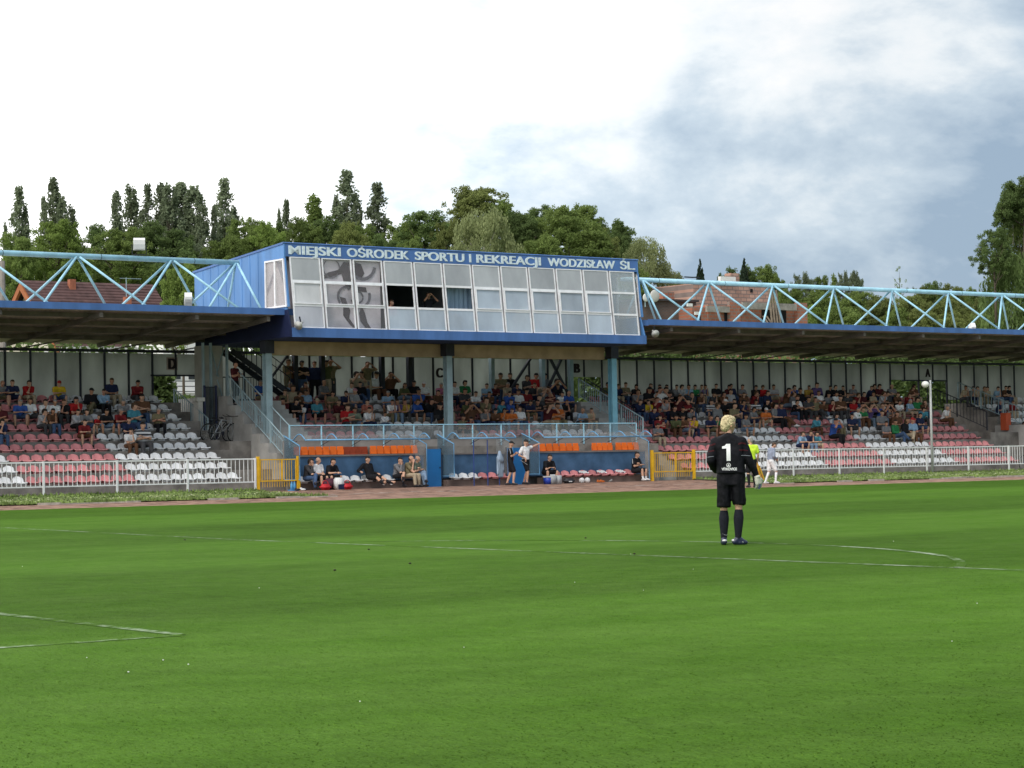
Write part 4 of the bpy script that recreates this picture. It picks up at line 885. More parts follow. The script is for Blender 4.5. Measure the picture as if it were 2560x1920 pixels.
for (cx, cz, r0, r1, a0, a1) in ((40.0, 8.55, .33, .38, 0, 5.6), (41.35, 8.75, .50, .62, 3.3, 6.1), (41.25, 7.55, .36, .46, 3.5, 6.6), (40.65, 7.5, .33, .42, 1.2, 3.8), (41.15, 7.5, .18, .24, 0, 6.2)):
    n = 20; pts = [(cx+r1*math.cos(a0+(a1-a0)*i/n), cz+r1*math.sin(a0+(a1-a0)*i/n)) for i in range(n+1)]+[(cx+r0*math.cos(a1+(a0-a1)*i/n), cz+r0*math.sin(a1+(a0-a1)*i/n)) for i in range(n+1)]
    pts = [(min(max(x, 39.55), 42.1), min(max(z, 6.2), 8.82)) for x, z in pts]
    for i in range(n): 
        q = [pts[i], pts[i+1], pts[2*n+1-i-1], pts[2*n+1-i]]; pf.prism(q, 'y', 45.085, 45.098)
wpart(pf, 'poster_print', mat('poster_grey_ink', (.11, .10, .12), .8, .2, 5), PB, parent=po)
# pale cloth heaped behind the lower panes
q = MB().prism([(47.75, 6.1), (47.95, 6.5), (48.5, 7.1), (48.75, 7.35), (49.0, 7.3), (49.1, 6.1)], 'y', 44.98, 45.1); wpart(q, 'dust_sheet', mat('cream_cloth', (.80, .74, .62), .9, .06, 3), PB)
curtain(49.2, 50.3, 6.1, 7.4, 45.35, mat('white_sheet', (.7, .72, .75), .9, .06, 3))
# sign lettering, worn
LET = mat('worn_sign_lettering', (.68, .78, .83), .6, .12, 9)
SIGN = [('MIEJSKI', 38.10, 40.36), ('OŚRODEK', 40.61, 43.40), ('SPORTU', 43.64, 45.95), ('I', 46.16, 46.27), ('REKREACJI', 46.50, 49.64), ('WODZISŁAW', 49.96, 53.40), ('ŚL.', 53.64, 54.45)]
sg = tag(empty('sign_lettering', None, None, (0, 0, 0)), None); bpy.data.objects.remove(sg)
for wd, xa, xb in SIGN:
    me, w_ = text_mesh(wd, .46, .008, .004, 1.0, 'lettering', LET); me = smear(me, .014); w_ += .04
    base = text_mesh('E', .46, .008, .004, 1.0, 'x', LET)[0]; hh = max(v.co.y for v in base.vertices)
    tz = lambda z: 45.0-(9.42-z)*(.02/.515)
    for v in me.vertices:
        z = 8.995+v.co.y*.315/hh; x = xa+(v.co.x+.02)*(xb-xa)/w_
        v.co = V((x-46, tz(z)-.006-v.co.z-48, z-6))
    link('lettering', me, PB)
# beam and columns
tag(MB().box(38.5, 54.55, 47.25, 47.55, 5.42, 5.93).build('beam', mat('ochre_beam', (.44, .33, .21), .85, .14, 1.5)), 'long ochre beam under the press box', 'beam')
for x, lb in ((38.3, 'grey blue steel column rising from the stair beside the yellow gate'), (46.45, 'grey blue steel column in the middle of the raised seats'), (54.75, 'grey blue steel column standing by the stair below letter B')):
    root = wempty('steel_column', lb, 'column', (x, 47, 1.9))
    q = MB(); q.box(x-.13, x+.13, 46.86, 46.885, 1.9, 5.93); q.box(x-.13, x+.13, 47.115, 47.14, 1.9, 5.93); q.box(x-.012, x+.012, 46.887, 47.113, 1.9, 5.93); wpart(q, 'shaft', STEELB if x < 50 else mat('brighter_blue_column', (.2, .44, .56), .5, .1, 2), root)
    wpart(MB().box(x-.2, x+.2, 46.8, 47.2, 5.45, 5.925), 'bracket', DSTEEL, root)
for x, lb in ((42.37, 'dark rear column behind the standing group'), (43.63, 'dark rear column next to the standing group'), (46.5, 'dark rear column left of letter C'), (47.85, 'thick dark rear column near letter C'), (52.07, 'thick rear column before the braces'), (54.76, 'rear column between the diagonal braces'), (56.31, 'pale grey rear column beside letter B')):
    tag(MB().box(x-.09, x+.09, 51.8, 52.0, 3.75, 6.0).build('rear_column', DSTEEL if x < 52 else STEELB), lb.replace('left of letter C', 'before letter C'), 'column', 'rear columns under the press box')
bt = wempty('cross_brace', 'dark diagonal steel braces between the rear columns near letter B', 'brace', (54, 51.8, 3.8))
for a, b in (((52.6, 3.9), (54.3, 6.0)), ((54.9, 6.0), (56.2, 3.9)), ((55.9, 6.0), (54.9, 4.3))): wpart(MB().bar((a[0], 51.75, a[1]), (b[0], 51.75, b[1]), .1, .1), 'brace', DSTEEL, bt)
# tower block at the bicycle landing
tw = wempty('stair_tower', 'pale panelled tower behind the bicycles with dark steel braces', 'tower', (37.8, 50.2, 2.2))
wpart(MB().box(37.32, 38.16, 50.2, 50.9, 2.2, 5.9), 'panel', mat('tower_panel', (.36, .35, .31), .8, .12, 1.5), tw)
for x in (37.27, 37.60, 38.3): wpart(MB().box(x-.03, x+.03, 50.05, 50.18, 2.2, 6.0), 'post', STEELB, tw)
for a, b in (((37.65, 5.8), (37.95, 4.7)), ((38.2, 5.8), (37.85, 4.75)), ((37.9, 4.6), (38.25, 3.5))): wpart(MB().bar((a[0], 50.17, a[1]), (b[0], 50.17, b[1]), .06, .02), 'brace', STEELB, tw)
# tall barred gate
gt = wempty('barred_gate', 'tall narrow dark barred gate standing open beside the bicycles', 'gate', (37.4, 49.9, 2.2))
for x in (37.2, 37.69): wpart(MB().box(x-.035, x+.035, 49.87, 49.94, 2.2, 4.36), 'post', mat('dark_blue_steel', (.03, .035, .08), .5, .1, 3), gt)
q = MB(); 
for i in range(9): q.box(37.24+i*.05, 37.255+i*.05, 49.89, 49.91, 2.32, 4.30)
wpart(q, 'bars', DSTEEL, gt)
for z in (2.3, 3.0, 4.28): wpart(MB().box(37.24, 37.65, 49.88, 49.92, z, z+.035), 'rail', DSTEEL, gt)
wpart(MB().box(37.70, 37.76, 49.85, 49.9, 3.05, 3.08), 'handle', DSTEEL, gt)
tag(MB().box(36.93, 37.12, 49.9, 50.3, 2.2, 3.75).box(36.86, 37.19, 49.85, 50.35, 3.751, 3.9).build('gate_pier', mat('whitewashed_pier', (.6, .58, .54), .85, .12, 3)), 'whitewashed gate pier with a cap stone', 'pier')
def railing(name, label, a, b, h=.95, n=12, m_=STEELB, posts=(0, 1), foot=.0):
    root = wempty(name, label, 'railing', a); a, b = V(a), V(b)
    wpart(MB().tube([a+V((0, 0, h)), b+V((0, 0, h))], .024, 6), 'top_rail', m_, root); wpart(MB().tube([a+V((0, 0, .12)), b+V((0, 0, .12))], .018, 6), 'bottom_rail', m_, root)
    for t in posts: p = a.lerp(b, t); wpart(MB().box(p.x-.025, p.x+.025, p.y-.025, p.y+.025, p.z-foot, p.z+h), 'post', m_, root)
    q = MB()
    for i in range(1, n): p = a.lerp(b, i/n); q.box(p.x-.009, p.x+.009, p.y-.009, p.y+.009, p.z+.12, p.z+h)
    wpart(q, 'bars', m_, root); return root
railing('stair_railing', 'grey green barred stair railing behind the bicycles', (37.95, 45.15, 1.45), (37.95, 49.4, 3.95), .80, 34, STEELB, (0, .25, .5, .75, 1))
railing('stair_railing', 'inner handrail of the stair beside the raised seats', (38.36, 45.5, 1.75), (38.36, 49.6, 4.1), .95, 6, STEELB, (0, .5, 1))
railing('landing_railing', 'dark barred railing behind the man in the blue shirt', (38.6, 51.7, 3.76), (40.6, 51.7, 3.76), 1.0, 16, DSTEEL, (0, .5, 1))
railing('stair_railing', 'grey railing of the stair below letter B, seat side', (55.52, 46.0, 2.1), (55.52, 50.3, 3.9), .85, 30, STEELB, (0, .33, .66, 1))
railing('stair_railing', 'dark railing from the exit B down to the long block', (57.0, 48.4, 2.5), (57.0, 51.8, 3.95), .9, 22, DSTEEL, (0, .33, .66, 1))
railing('exit_railing', 'thin pale railing beside the exit under letter D', (36.95, 49.2, 2.2), (36.95, 51.9, 3.4), .9, 16, STEELB, (0, .5, 1))
railing('exit_railing', 'railing beside the exit under letter A', (80.9, 47.5, 2.4), (80.9, 51.9, 3.9), .9, 20, STEELB, (0, .33, .66, 1))
railing('exit_railing', 'railing with white bars in front of the exit A opening', (78.3, 47.7, 2.3), (78.3, 51.5, 3.7), .9, 18, DSTEEL, (0, .5, 1))
# steel stair up to the press box
st = wempty('steel_staircase', 'dark steel staircase climbing to the press box behind the column', 'stairs', (40, 51, 4))
A0, A1 = V((38.95, 50.9, 5.75)), V((42.0, 50.9, 3.8))
for dy in (0, .75): wpart(MB().bar(A0+V((0, dy, 0)), A1+V((0, dy, 0)), .05, .22), 'stringer', DSTEEL, st)
for i in range(10):
    p = A0.lerp(A1, (i+.5)/10); wpart(MB().box(p.x-.14, p.x+.14, p.y+.03, p.y+.72, p.z+.04, p.z+.07), 'tread', DSTEEL, st)
for dy in (0, .75):
    q = MB(); q.tube([A0+V((0, dy, .95)), A1+V((0, dy, .95))], .02, 6)
    for i in range(0, 15): p = A0.lerp(A1, i/14)+V((0, dy, 0)); q.box(p.x-.008, p.x+.008, p.y-.008, p.y+.008, p.z, p.z+.95)
    wpart(q, 'handrail', DSTEEL, st)
wpart(MB().bar((41.9, 51.3, 5.9), (40.9, 51.3, 4.7), .08, .08), 'brace', DSTEEL, st)
# ================================================================ railings, gates and fences by the track
def glass_rail():
    root = wempty('glass_railing', 'light blue railing with smoky glass panels above the dugouts', 'railing', (46, 45, 2.2))
    sm = mat('smoky_panel_glass', (.30, .33, .34), .08, .1, 1, spec=.5, alpha=.17)
    x0, n, w_ = 38.04, 12, 1.358
    for i in range(n+1):
        x = x0+i*w_; wpart(MB().box(x-.022, x+.022, 44.97, 45.01, 1.9, 2.72), 'post', LBLUE, root)
        if i < n: wpart(MB().box(x+.03, x+w_-.03, 44.985, 44.995, 2.16, 2.69), 'pane', sm, root)
    wpart(MB().box(x0, x0+n*w_, 44.965, 45.015, 2.70, 2.735), 'top_rail', LBLUE, root)
glass_rail()
def bar_fence(label, x0, x1, y, first, step):
    root = wempty('barred_fence', label, 'fence', (x0, y, .38)); z0, z1 = G(y), 1.54
    wpart(MB().box(x0, x1, y-.02, y+.02, z1-.045, z1), 'top_rail', WHITE, root); wpart(MB().box(x0, x1, y-.02, y+.02, z0+.30, z0+.34), 'bottom_rail', WHITE, root)
    x = first
    while x < x1+.01: wpart(MB().box(x-.035, x+.035, y-.06, y-.02, z0-.1, z1+.01), 'post', WHITE, root); x += step
    q = MB(); n = int((x1-x0)/.168)
    for i in range(n): xx = x0+.08+i*.168; q.box(xx-.010, xx+.010, y-.010, y+.010, z0+.341, z1-.046)
    wpart(q, 'bars', WHITE, root)
bar_fence('white barred railing in front of block D', 14.5, 36.05, 44, 14.53, 2.686)
bar_fence('white barred railing in front of the long block', 56.62, 104, 44, 59.35, 2.70)
# low plinth behind the railings
for a, b, t in ((-20, 36.1, 'low concrete plinth under the railing of block D'), (56.7, 110, 'low concrete plinth under the long white railing')):
    tag(MB().box(a, b, 44.2, 45.09, .1, .47).build('plinth', CONC), t, 'plinth')
def yellow_gate(x0, x1, label):
    root = wempty('track_gate', label, 'gate', (x0, 44, .38)); z0, z1 = .42, 1.58; xm = (x0+x1)/2+.15
    for x in (x0, x1): wpart(MB().box(x-.05, x+.05, 43.93, 44.03, .3, z1+.02), 'post', YEL, root)
    q = MB(); q.box(x0+.08, x1-.08, 43.96, 44.0, 1.46, 1.50); q.box(x0+.08, x1-.08, 43.96, 44.0, .70, .74); q.box(xm-.03, xm+.03, 43.96, 44.0, .745, 1.455)
    for x in (x0+.10, x1-.10): q.box(x-.02, x+.02, 43.96, 44.0, .745, 1.455)
    wpart(q, 'frame', YEL, root); q = MB(); n = int((x1-x0-.3)/.1)
    for i in range(n): xx = x0+.18+i*.1; q.box(xx-.007, xx+.007, 43.972, 43.988, .50, 1.455)
    wpart(q, 'bars', YEL, root)
yellow_gate(36.14, 37.80, 'yellow barred gate in front of block D'); yellow_gate(54.30, 56.52, 'yellow barred gate beside the long block')
# ================================================================ dugouts
POLY = mat('clear_canopy_sheet', (.45, .48, .49), .15, .1, 1.2, spec=.4, alpha=.16)
SIDEG = mat('smoky_side_glass', (.12, .2, .26), .1, .1, 1, spec=.5, alpha=.42)
DBLUE = mat('dull_navy_board', (.045, .105, .20), .6, .15, 1.5, col2=(.06, .13, .235))
DOORB = mat('bright_blue_door', (.02, .16, .42), .45, .06, 2)
DLB = mat('dugout_blue_tube', (.16, .36, .58), .45, .1, 3)
tag(MB().box(37.82, 54.9, 45.03, 45.09, .2, 2.16).build('dugout_rear_wall', mat('parapet_concrete', (.27, .25, .235), .9, .15, 1.2)), 'concrete wall behind the dugouts carrying the glass railing', 'wall')
ledge = MB().box(37.9, 54.6, 44.62, 45.029, 1.56, 1.62); tag(ledge.build('ledge', mat('ledge_concrete', (.2, .18, .17), .9, .1, 2)), 'narrow ledge holding the orange seats', 'ledge')
tag(MB().box(37.85, 43.68, 44.66, 44.70, .66, 1.555).build('backboard', DBLUE), 'dull navy backboard behind the bench nearest block D', 'backboard')
tag(MB().box(44.40, 47.42, 44.66, 44.70, .66, 1.555).build('backboard', DBLUE), 'dull navy backboard of the small middle dugout', 'backboard')
tag(MB().box(48.55, 54.5, 44.66, 44.70, .66, 1.555).build('backboard', DBLUE), 'dull navy backboard behind the bench with red seats', 'backboard')
def door(x0, x1, label):
    r = wempty('blue_door', label, 'door', (x0, 44.5, .3)); wpart(MB().box(x0, x1, 44.5, 44.54, .34, 1.78), 'leaf', DOORB, r)
    wpart(MB().box(x0-.03, x0-.002, 44.49, 44.55, .34, 1.81).box(x1+.002, x1+.03, 44.49, 44.55, .34, 1.81), 'frame', DSTEEL, r); wpart(MB().box(x1-.08, x1-.04, 44.46, 44.498, 1.05, 1.09), 'handle', DSTEEL, r)
door(43.71, 44.36, 'bright blue door between the first two dugouts'); door(47.45, 48.45, 'bright blue panel door behind the standing coaches')
def dugout(x0, x1, nr, label, side0=True):
    r = wempty('dugout_shelter', label, 'dugout', (x0, 44.4, .38)); zt, zf = 2.32, 2.16
    wpart(MB().tube([(x0, 43.8, zf), (x1, 43.8, zf)], .028, 8), 'front_tube', DLB, r, True)
    pf = lambda t: (45.0-1.2*t, zt-.10+.22*math.sin(math.pi*min(1, t*1.02))*(1 if t < .98 else .2)-.06*t)
    for i in range(nr):
        x = x0+(x1-x0)*i/(nr-1)
        pts = [(x, 44.98-.38*s, zt-.14) for s in (0, 1)]+[(x, 44.6-.8*t, zf+.02+.20*math.sin(math.pi*t)) for t in [j/10 for j in range(0, 11)]]
        wpart(MB().tube(pts, .022, 6), 'rib', DLB, r, True)
        wpart(MB().tube([(x, 44.98, 1.95), (x, 44.35, 2.14)], .012, 5), 'strut', DSTEEL, r)
    n = 10; vs = []
    for x in (x0, x1):
        for j in range(n+1): t = j/n; vs.append((x, 44.6-.8*t, zf+.005+.195*math.sin(math.pi*t)))
    wpart(MB().add(vs, [(j, j+1, n+2+j, n+1+j) for j in range(n)]), 'canopy_sheet', POLY, r, True)
    for x, s in ((x0-.2, 1), (x1-.12, 0)):
        q = MB(); q.tube([(x, 43.85, .72 if s else .38), (x, 43.85, 1.96), (x, 44.97, 2.34)], .024, 6); wpart(q, 'post', DLB, r)
        if s or True: wpart(MB().prism([(43.87, .76), (43.87, 1.94), (44.95, 2.30), (44.95, .76)], 'x', x-.006, x+.006), 'side_glass', SIDEG if s else POLY, r)
        if s: wpart(MB().tube([(x, 43.85, .74), (x, 44.97, .74)], .02, 6), 'sill_tube', DLB, r)
dugout(37.99, 43.40, 5, 'long blue framed dugout next to the yellow gate of block D')
dugout(44.72, 47.39, 3, 'short blue framed dugout in the middle with a jacket on its post')
dugout(48.73, 54.16, 5, 'long blue framed dugout with red bench seats')
# benches
BEN = mat('bench_plinth', (.15, .11, .095), .9, .2, 2)
for a, b, lb in ((37.9, 43.6, 'dark plinth below the white bench seats'), (44.5, 47.4, 'dark plinth below the mixed white and red bench seats'), (49.0, 54.3, 'dark plinth below the red bench seats')):
    tag(MB().box(a, b, 44.35, 44.655, .3, .60).build('bench_plinth', BEN), lb, 'plinth')
BS = {}
def bench(xs, col, grp):
    for i, x in enumerate(xs):
        o = link('plastic_chair', SR if col == 'red' else SW, None, (x, 44.42, .60)); o.scale = (1, .9, .85)
        tag(o, '%s plastic bench seat, %s from the block D side in the %s dugout' % (col, NUM[i], grp), 'seat', 'bench seats in the dugouts')
bench([38.25+.46*i for i in range(9)], 'white', 'first'); bench([44.95+.45*i for i in range(3)], 'white', 'middle'); bench([46.3+.45*i for i in range(3)], 'red', 'middle'); bench([49.85+.452*i for i in range(9)], 'red', 'third')
# orange tip-up seats on the ledge
om = MB(); om.box(-.135, .135, -.02, .01, .02, .31); om.box(-.12, .12, -.045, -.021, .0, .055); om.box(-.14, -.136, -.03, .02, 0, .2); om.box(.136, .14, -.03, .02, 0, .2)
om = om.mesh('orange_seat', SEATO)
bmx = bmesh.new(); bmx.from_mesh(om); bmesh.ops.bevel(bmx, geom=bmx.edges[:], offset=.008, segments=1, affect='EDGES'); bmx.to_mesh(om); bmx.free()
i = 0
for a, b, n, w in ((38.1, 40.24, 7, 'first run from the block D side'), (41.38, 43.5, 7, 'run above the reclining man'), (48.58, 51.23, 8, 'run behind the pointing coach'), (51.87, 52.93, 4, 'short run above the red bench'), (53.09, 54.3, 4, 'run nearest the second yellow gate')):
    for j in range(n):
        x = a+(b-a)*(j+.5)/n; o = link('tip_up_chair', om, None, (x, 44.80, 1.62)); o.rotation_euler.x = R(-6); o.scale = (min(1, .90*(b-a)/n/.28), 1, 1)
        tag(o, 'orange tip-up seat, %s in the %s' % (NUM[j], w), 'seat', 'orange seats on the ledge')
ds = mat('shaded_orange_plastic', (.30, .05, .02), .6, .1, 3)  # darker copy of the orange: shade put into the unlit seats' colour
for j in range(4):
    o = link('tip_up_chair', om, None, (40.42+.26*j, 44.93, 1.60)); put_mats(o, [ds]); tag(o, 'orange tip-up seat in painted shade, %s in the gap between orange runs' % NUM[j], 'seat', 'seats in painted shade on the ledge')
# lamp post
lp = wempty('lamp_post', 'slim pale lamp post with a white globe by the long railing', 'lamp post', (70.32, 43.8, .38))
wpart(MB().tube([(70.32, 43.8, .3), (70.32, 43.8, 4.52)], [.062, .05], 10), 'pole', mat('galvanised_pole', (.42, .43, .42), .5, .1, 3), lp, True)
wpart(MB().tube([(70.32, 43.8, 4.42), (70.05, 43.78, 4.38)], .02, 6), 'arm', DSTEEL, lp)
wpart(MB().sphere((69.96, 43.76, 4.33), .17, 14, 10, (1.05, 1, .86)), 'globe', mat('white_lamp_globe', (.75, .75, .70), .25, .03, 3, spec=.6), lp, True)
wpart(MB().sphere((70.06, 43.77, 4.40), .10, 10, 8, (.6, 1, 1)), 'cap', DSTEEL, lp, True)
# floodlights and horns
def floodlight(p, s, label, tilt):
    r = empty('floodlight', label, 'floodlight', p); r.rotation_euler.z = R(-25)
    q = MB(); q.prism([(-.12, 0), (-.16, .36), (-.10, .44), (.14, .42), (.16, .02)], 'x', -.17*s, .17*s); o = q.build('housing', WHITE, r); o.rotation_euler.x = tilt
    MB().box(-.17*s, .17*s, -.175, -.165, .03, .2).build('lens', mat('lamp_lens', (.5, .52, .52), .2, .05, 3), o)
    MB().box(-.22*s, -.20*s, -.02, .02, -.14, .2).box(.20*s, .22*s, -.02, .02, -.14, .2).box(-.2*s, .2*s, -.02, .02, -.16, -.141).build('bracket', DSTEEL, r)
floodlight((33.1, 47, 9.10), 1.2, 'white floodlight standing on the light blue truss', 0)
floodlight((34.3, 45.6, 7.10), .75, 'small white floodlight on the roof edge before the press box', R(45))
floodlight((75.0, 45.6, 6.95), .6, 'small pale floodlight on the long roof near its far end', R(60))
def horn(p, rz, label):
    r = empty('horn_loudspeaker', label, 'loudspeaker', p); r.rotation_euler = (R(25), 0, rz)
    q = MB(); q.tube([(0, .14, 0), (0, 0, 0), (0, -.12, 0), (0, -.2, 0)], [.05, .06, .12, .17], 12); q.build('horn', mat('horn_grey', (.50, .50, .48), .5, .06, 4), r, True)
    MB().box(-.02, .02, .0, .04, .05, .26).build('bracket', DSTEEL, r)
horn((38.3, 44.5, 6.42), R(-60), 'grey horn loudspeaker hanging at the press box corner over block D'); horn((55.3, 44.9, 6.45), R(-20), 'grey horn loudspeaker hanging below the long roof edge')
wr = MB(); wr.tube([(58.8+.22*i, 47+.03*math.sin(i*2), 9.0+.07*math.sin(i*3.1)) for i in range(5)], .03, 5); tag(wr.build('cable_bundle', BLACK), 'black cable bundle tied on the long truss', 'cable')
# waste bins and exit clutter
ob = MB(); ob.box(80.0, 80.35, 48.0, 48.35, 2.3, 3.15); tag(ob.build('orange_bin', mat('bin_orange', (.45, .08, .03), .6, .1, 3)), 'orange bin standing beside the exit under letter A', 'bin')
tag(MB().box(80.2, 81.2, 46.4, 48.9, 1.5, 2.55).build('concrete_block', CONCL), 'pale concrete block beside the far stair', 'wall')
# ================================================================ bicycles
def bicycle(loc, rz, frame_m, label):
    r = empty('bicycle', label, 'bicycle', loc, rz, 'parked bicycles'); r.rotation_euler = (R(7), 0, rz)
    for x in (-.52, .52):
        w = MB(); w.tube([(x+.33*math.cos(a), 0, .34+.33*math.sin(a)) for a in [2*math.pi*i/28 for i in range(28)]], .020, 6, True); w = w.build('wheel', BLACK, r, True)
        s = MB()
        for i in range(14): a = 2*math.pi*i/14; s.tube([(x, 0, .34), (x+.31*math.cos(a), 0, .34+.31*math.sin(a))], .0035, 4)
        s.tube([(x+.305*math.cos(a), 0, .34+.305*math.sin(a)) for a in [2*math.pi*i/24 for i in range(24)]], .010, 4, True); s.build('rim', mat('alloy_rim', (.45, .45, .43), .35, .05, 3, metal=.6), w)
    f = MB(); A, B, Cc, D = (-.52, 0, .34), (-.10, 0, .30), (-.22, 0, .80), (.36, 0, .76)
    for a, b in ((A, B), (A, Cc), (B, Cc), (B, D), (Cc, D), (D, (.52, 0, .34)), (D, (.33, 0, .92))): f.tube([a, b], .018, 6)
    f.build('frame', frame_m, r)
    MB().sphere((-.24, 0, .88), .12, 8, 6, (1.1, .6, .3)).build('saddle', BLACK, r, True)
    MB().tube([(.40, -.28, .98), (.33, -.08, .95), (.33, .08, .95), (.40, .28, .98)], .014, 6).build('handlebar', BLACK, r)
    MB().tube([(-.10, -.05, .30), (-.02, -.05, .18)], .012, 5).sphere((-.10, -.03, .30), .09, 10, 6, (1, .15, 1)).build('crank', DSTEEL, r)
bicycle((37.28, 48.6, 2.21), R(22), mat('bike_silver', (.4, .42, .44), .35, .05, 3, metal=.4), 'silver framed bicycle leaning at the stepped wall')
bicycle((37.22, 48.95, 2.21), R(12), mat('bike_black', (.03, .03, .03), .4, .05, 3), 'black bicycle parked behind the silver one')
bicycle((77.6, 44.6, .40), R(10), mat('bike_blue', (.05, .06, .12), .4, .05, 3), 'dark bicycle leaning inside the far end of the long railing')
# ================================================================ figures at the track
def rot(p, a): c, s = math.cos(a), math.sin(a); return V((p[0]*c-p[1]*s, p[0]*s+p[1]*c, p[2]))
VX = .0125
BZ = .60
def bench_person(hx, J, rz, sc, label, **k):
    """hx: x of the head in the world, sits on the dugout bench"""
    fk = {a: k.pop(a) for a in list(k) if a in ('sleeve', 'legs', 'belly', 'wide', 'socks', 'hs')}
    f = figure(J, VX, hero=True, hair=k.get('hair', 'short'), **fk)
    hx0 = rot(f['J']['head']*sc, rz).x
    o = person(f, (hx-hx0, 44.30, BZ+.09), rz, sc, 1, label=label, group='people on the benches', **k)
    return o, f
D1x = lambda x, y=44.1: onY(700+x/4.809, 1050+100, y).x
D2x = lambda x, y=44.1: onY(1080+x/3.814, 1050+100, y).x
bp = dict(drop=-.30)
bench_person(D1x(370), seated(.30, 'chin', 'crossed', .5, -.30), .25, 1.02, 'person in dark grey jacket and jeans, chin in hand, first on the bench', sleeve='long', shirt='dark grey', tr='jeans', hair='full', hairc='dark')
bench_person(D1x(470), seated(.18, 'lap', 'flat', .45, -.30), .2, 1.04, 'bald person in a white t-shirt seated on the first bench', legs='short', shirt='white', tr='black', hair='bald', hairc='grey', belly=.04, wide=1.15)
o_, f_ = bench_person(D1x(628), seated(.42, 'clasped', 'wide', .5, -.30), .2, 1.02, 'person in black shirt leaning forward behind the dark bag', legs='short', shirt='black', tr='black')
bench_person(D1x(1108), seated(-.30, 'back', 'out', .1, -.30), .25, 1.06, 'person in black kit reclining with legs stretched out', legs='short', shirt='black', tr='black', sock='black', socks=.45, sleeve='long', shoe='white')
bench_person(D1x(1440), seated(.35, 'chin', 'crossed', .3, -.30), .1, 1.0, 'person in grey jacket and shorts, one ankle crossed, hand at face', sleeve='long', legs='short', shirt='grey', tr='black', sock='black', socks=.6)
bench_person(D1x(1578), seated(.30, 'chin', 'flat', .4, -.30), .35, 1.06, 'balding person in khaki shirt and beige trousers', shirt='khaki', tr='beige', hair='bald', hairc='brown', belly=.05, wide=1.12)
bench_person(D1x(1662), seated(.25, 'folded', 'crossed', .6, -.30), .5, 1.04, 'grey haired person in grey green shirt and jeans beside the blue door', shirt='grey green', tr='pale jeans', hair='bald', hairc='grey', belly=.03)
bench_person(D2x(1112), seated(.45, 'knees', 'wide', .3, -.30), .0, 1.04, 'person in black striped sport shirt leaning over bare legs by the cooler', legs='short', shirt='black', tr='black', shoe='brown')
o9, f9 = bench_person(D2x(1968), seated(.15, 'folded', 'flat', .4, -.30), .3, 1.04, 'person in black sportswear with white shoes at the end of the red bench', legs='short', shirt='black', tr='black', shoe='white', socks=.7, sock='white')
def sleeve_stripes(o, f, m_=None):
    J = f['J']
    for s in (0, 1):
        a, b = J['sh'][s]+V((0, 0, .01)), J['el'][s]; q = MB(); out_ = (J['sh'][s]-J['neck']); out_.z = 0; out_.normalize()
        q.bar(a+out_*.055+V((0, 0, .03)), lerp(a, b, .6)+out_*.075, .035, .012, (0, 1, 0)); q.build('sleeve_stripe', m_ or SHOE['white'], next(c for c in o.children if c.name.startswith('shirt')))
sleeve_stripes(o9, f9)
def stander(u, vfoot, vhead, y, J, rz, label, group=None, zg=None, **k):
    fk = {a: k.pop(a) for a in list(k) if a in ('sleeve', 'legs', 'belly', 'wide', 'socks', 'hs', 'hand_d', 'hand_n', 'shirt_r')}
    f = figure(J, VX, hero=True, hair=k.get('hair', 'short'), **fk); top = f['J']['head'].z+.125
    p = onY(u, vfoot, y); z = zg if zg is not None else G(y)-.02; h = onY(u, vhead, y).z-z
    sc = h/top; ft = (f['J']['an'][0]+f['J']['an'][1])/2; d = rot(ft*sc, rz)
    return person(f, (p.x-d.x, y-d.y, z), rz, sc, label=label, group=group, **k), f
# coach with folded arms
J = standing('folded', .5, .02, .12)
c1, f1 = stander(1080+745/3.814, 1050+612/3.814, 1050+200/3.814, 43.1, J, R(50), 'person in black and red sportswear standing with folded arms and a cap', 'coaches standing on the track', legs='short', shirt='black', tr='black', hair='cap', hairc='black', shoe='dark')
sleeve_stripes(c1, f1)
MB().prism([(-.10, .90), (-.12, 1.05), (-.06, 1.16), (.0, 1.05), (.02, .92)], 'x', .135, .15).build('side_panel', cloth('red'), next(c for c in c1.children if c.name.startswith('shirt')))
# pointing coach: one arm stretched along +x, other hand on the hip
J = standing('hip', .9, .0, .14); J['el'][1] = J['sh'][1]+V((.24, -.08, .06)); J['wr'][1] = J['el'][1]+V((.25, -.06, .09)); J['el'][0] = J['sh'][0]+V((-.12, .08, -.26)); J['wr'][0] = V((-.16, -.10, 1.0))
c2, f2 = stander(1080+890/3.814, 1050+603/3.814, 1050+185/3.814, 43.4, J, R(20), 'person in white t-shirt and black shorts pointing with an outstretched arm', 'coaches standing on the track', legs='short', shirt='white', tr='black', hair='cap', hairc='black', shoe='dark', hand_d=[(0, -.3, -1), (1, -.2, .2)])
q = MB(); q.box(-.02, .02, -.30, .02, -.004, .004); q = q.build('rolled_paper', SHOE['white']); q.location = c2.location+V((-.33, -.14, .93)); q.rotation_euler = (R(35), 0, R(60)); tag(q, 'rolled white paper held by the pointing coach', 'paper')
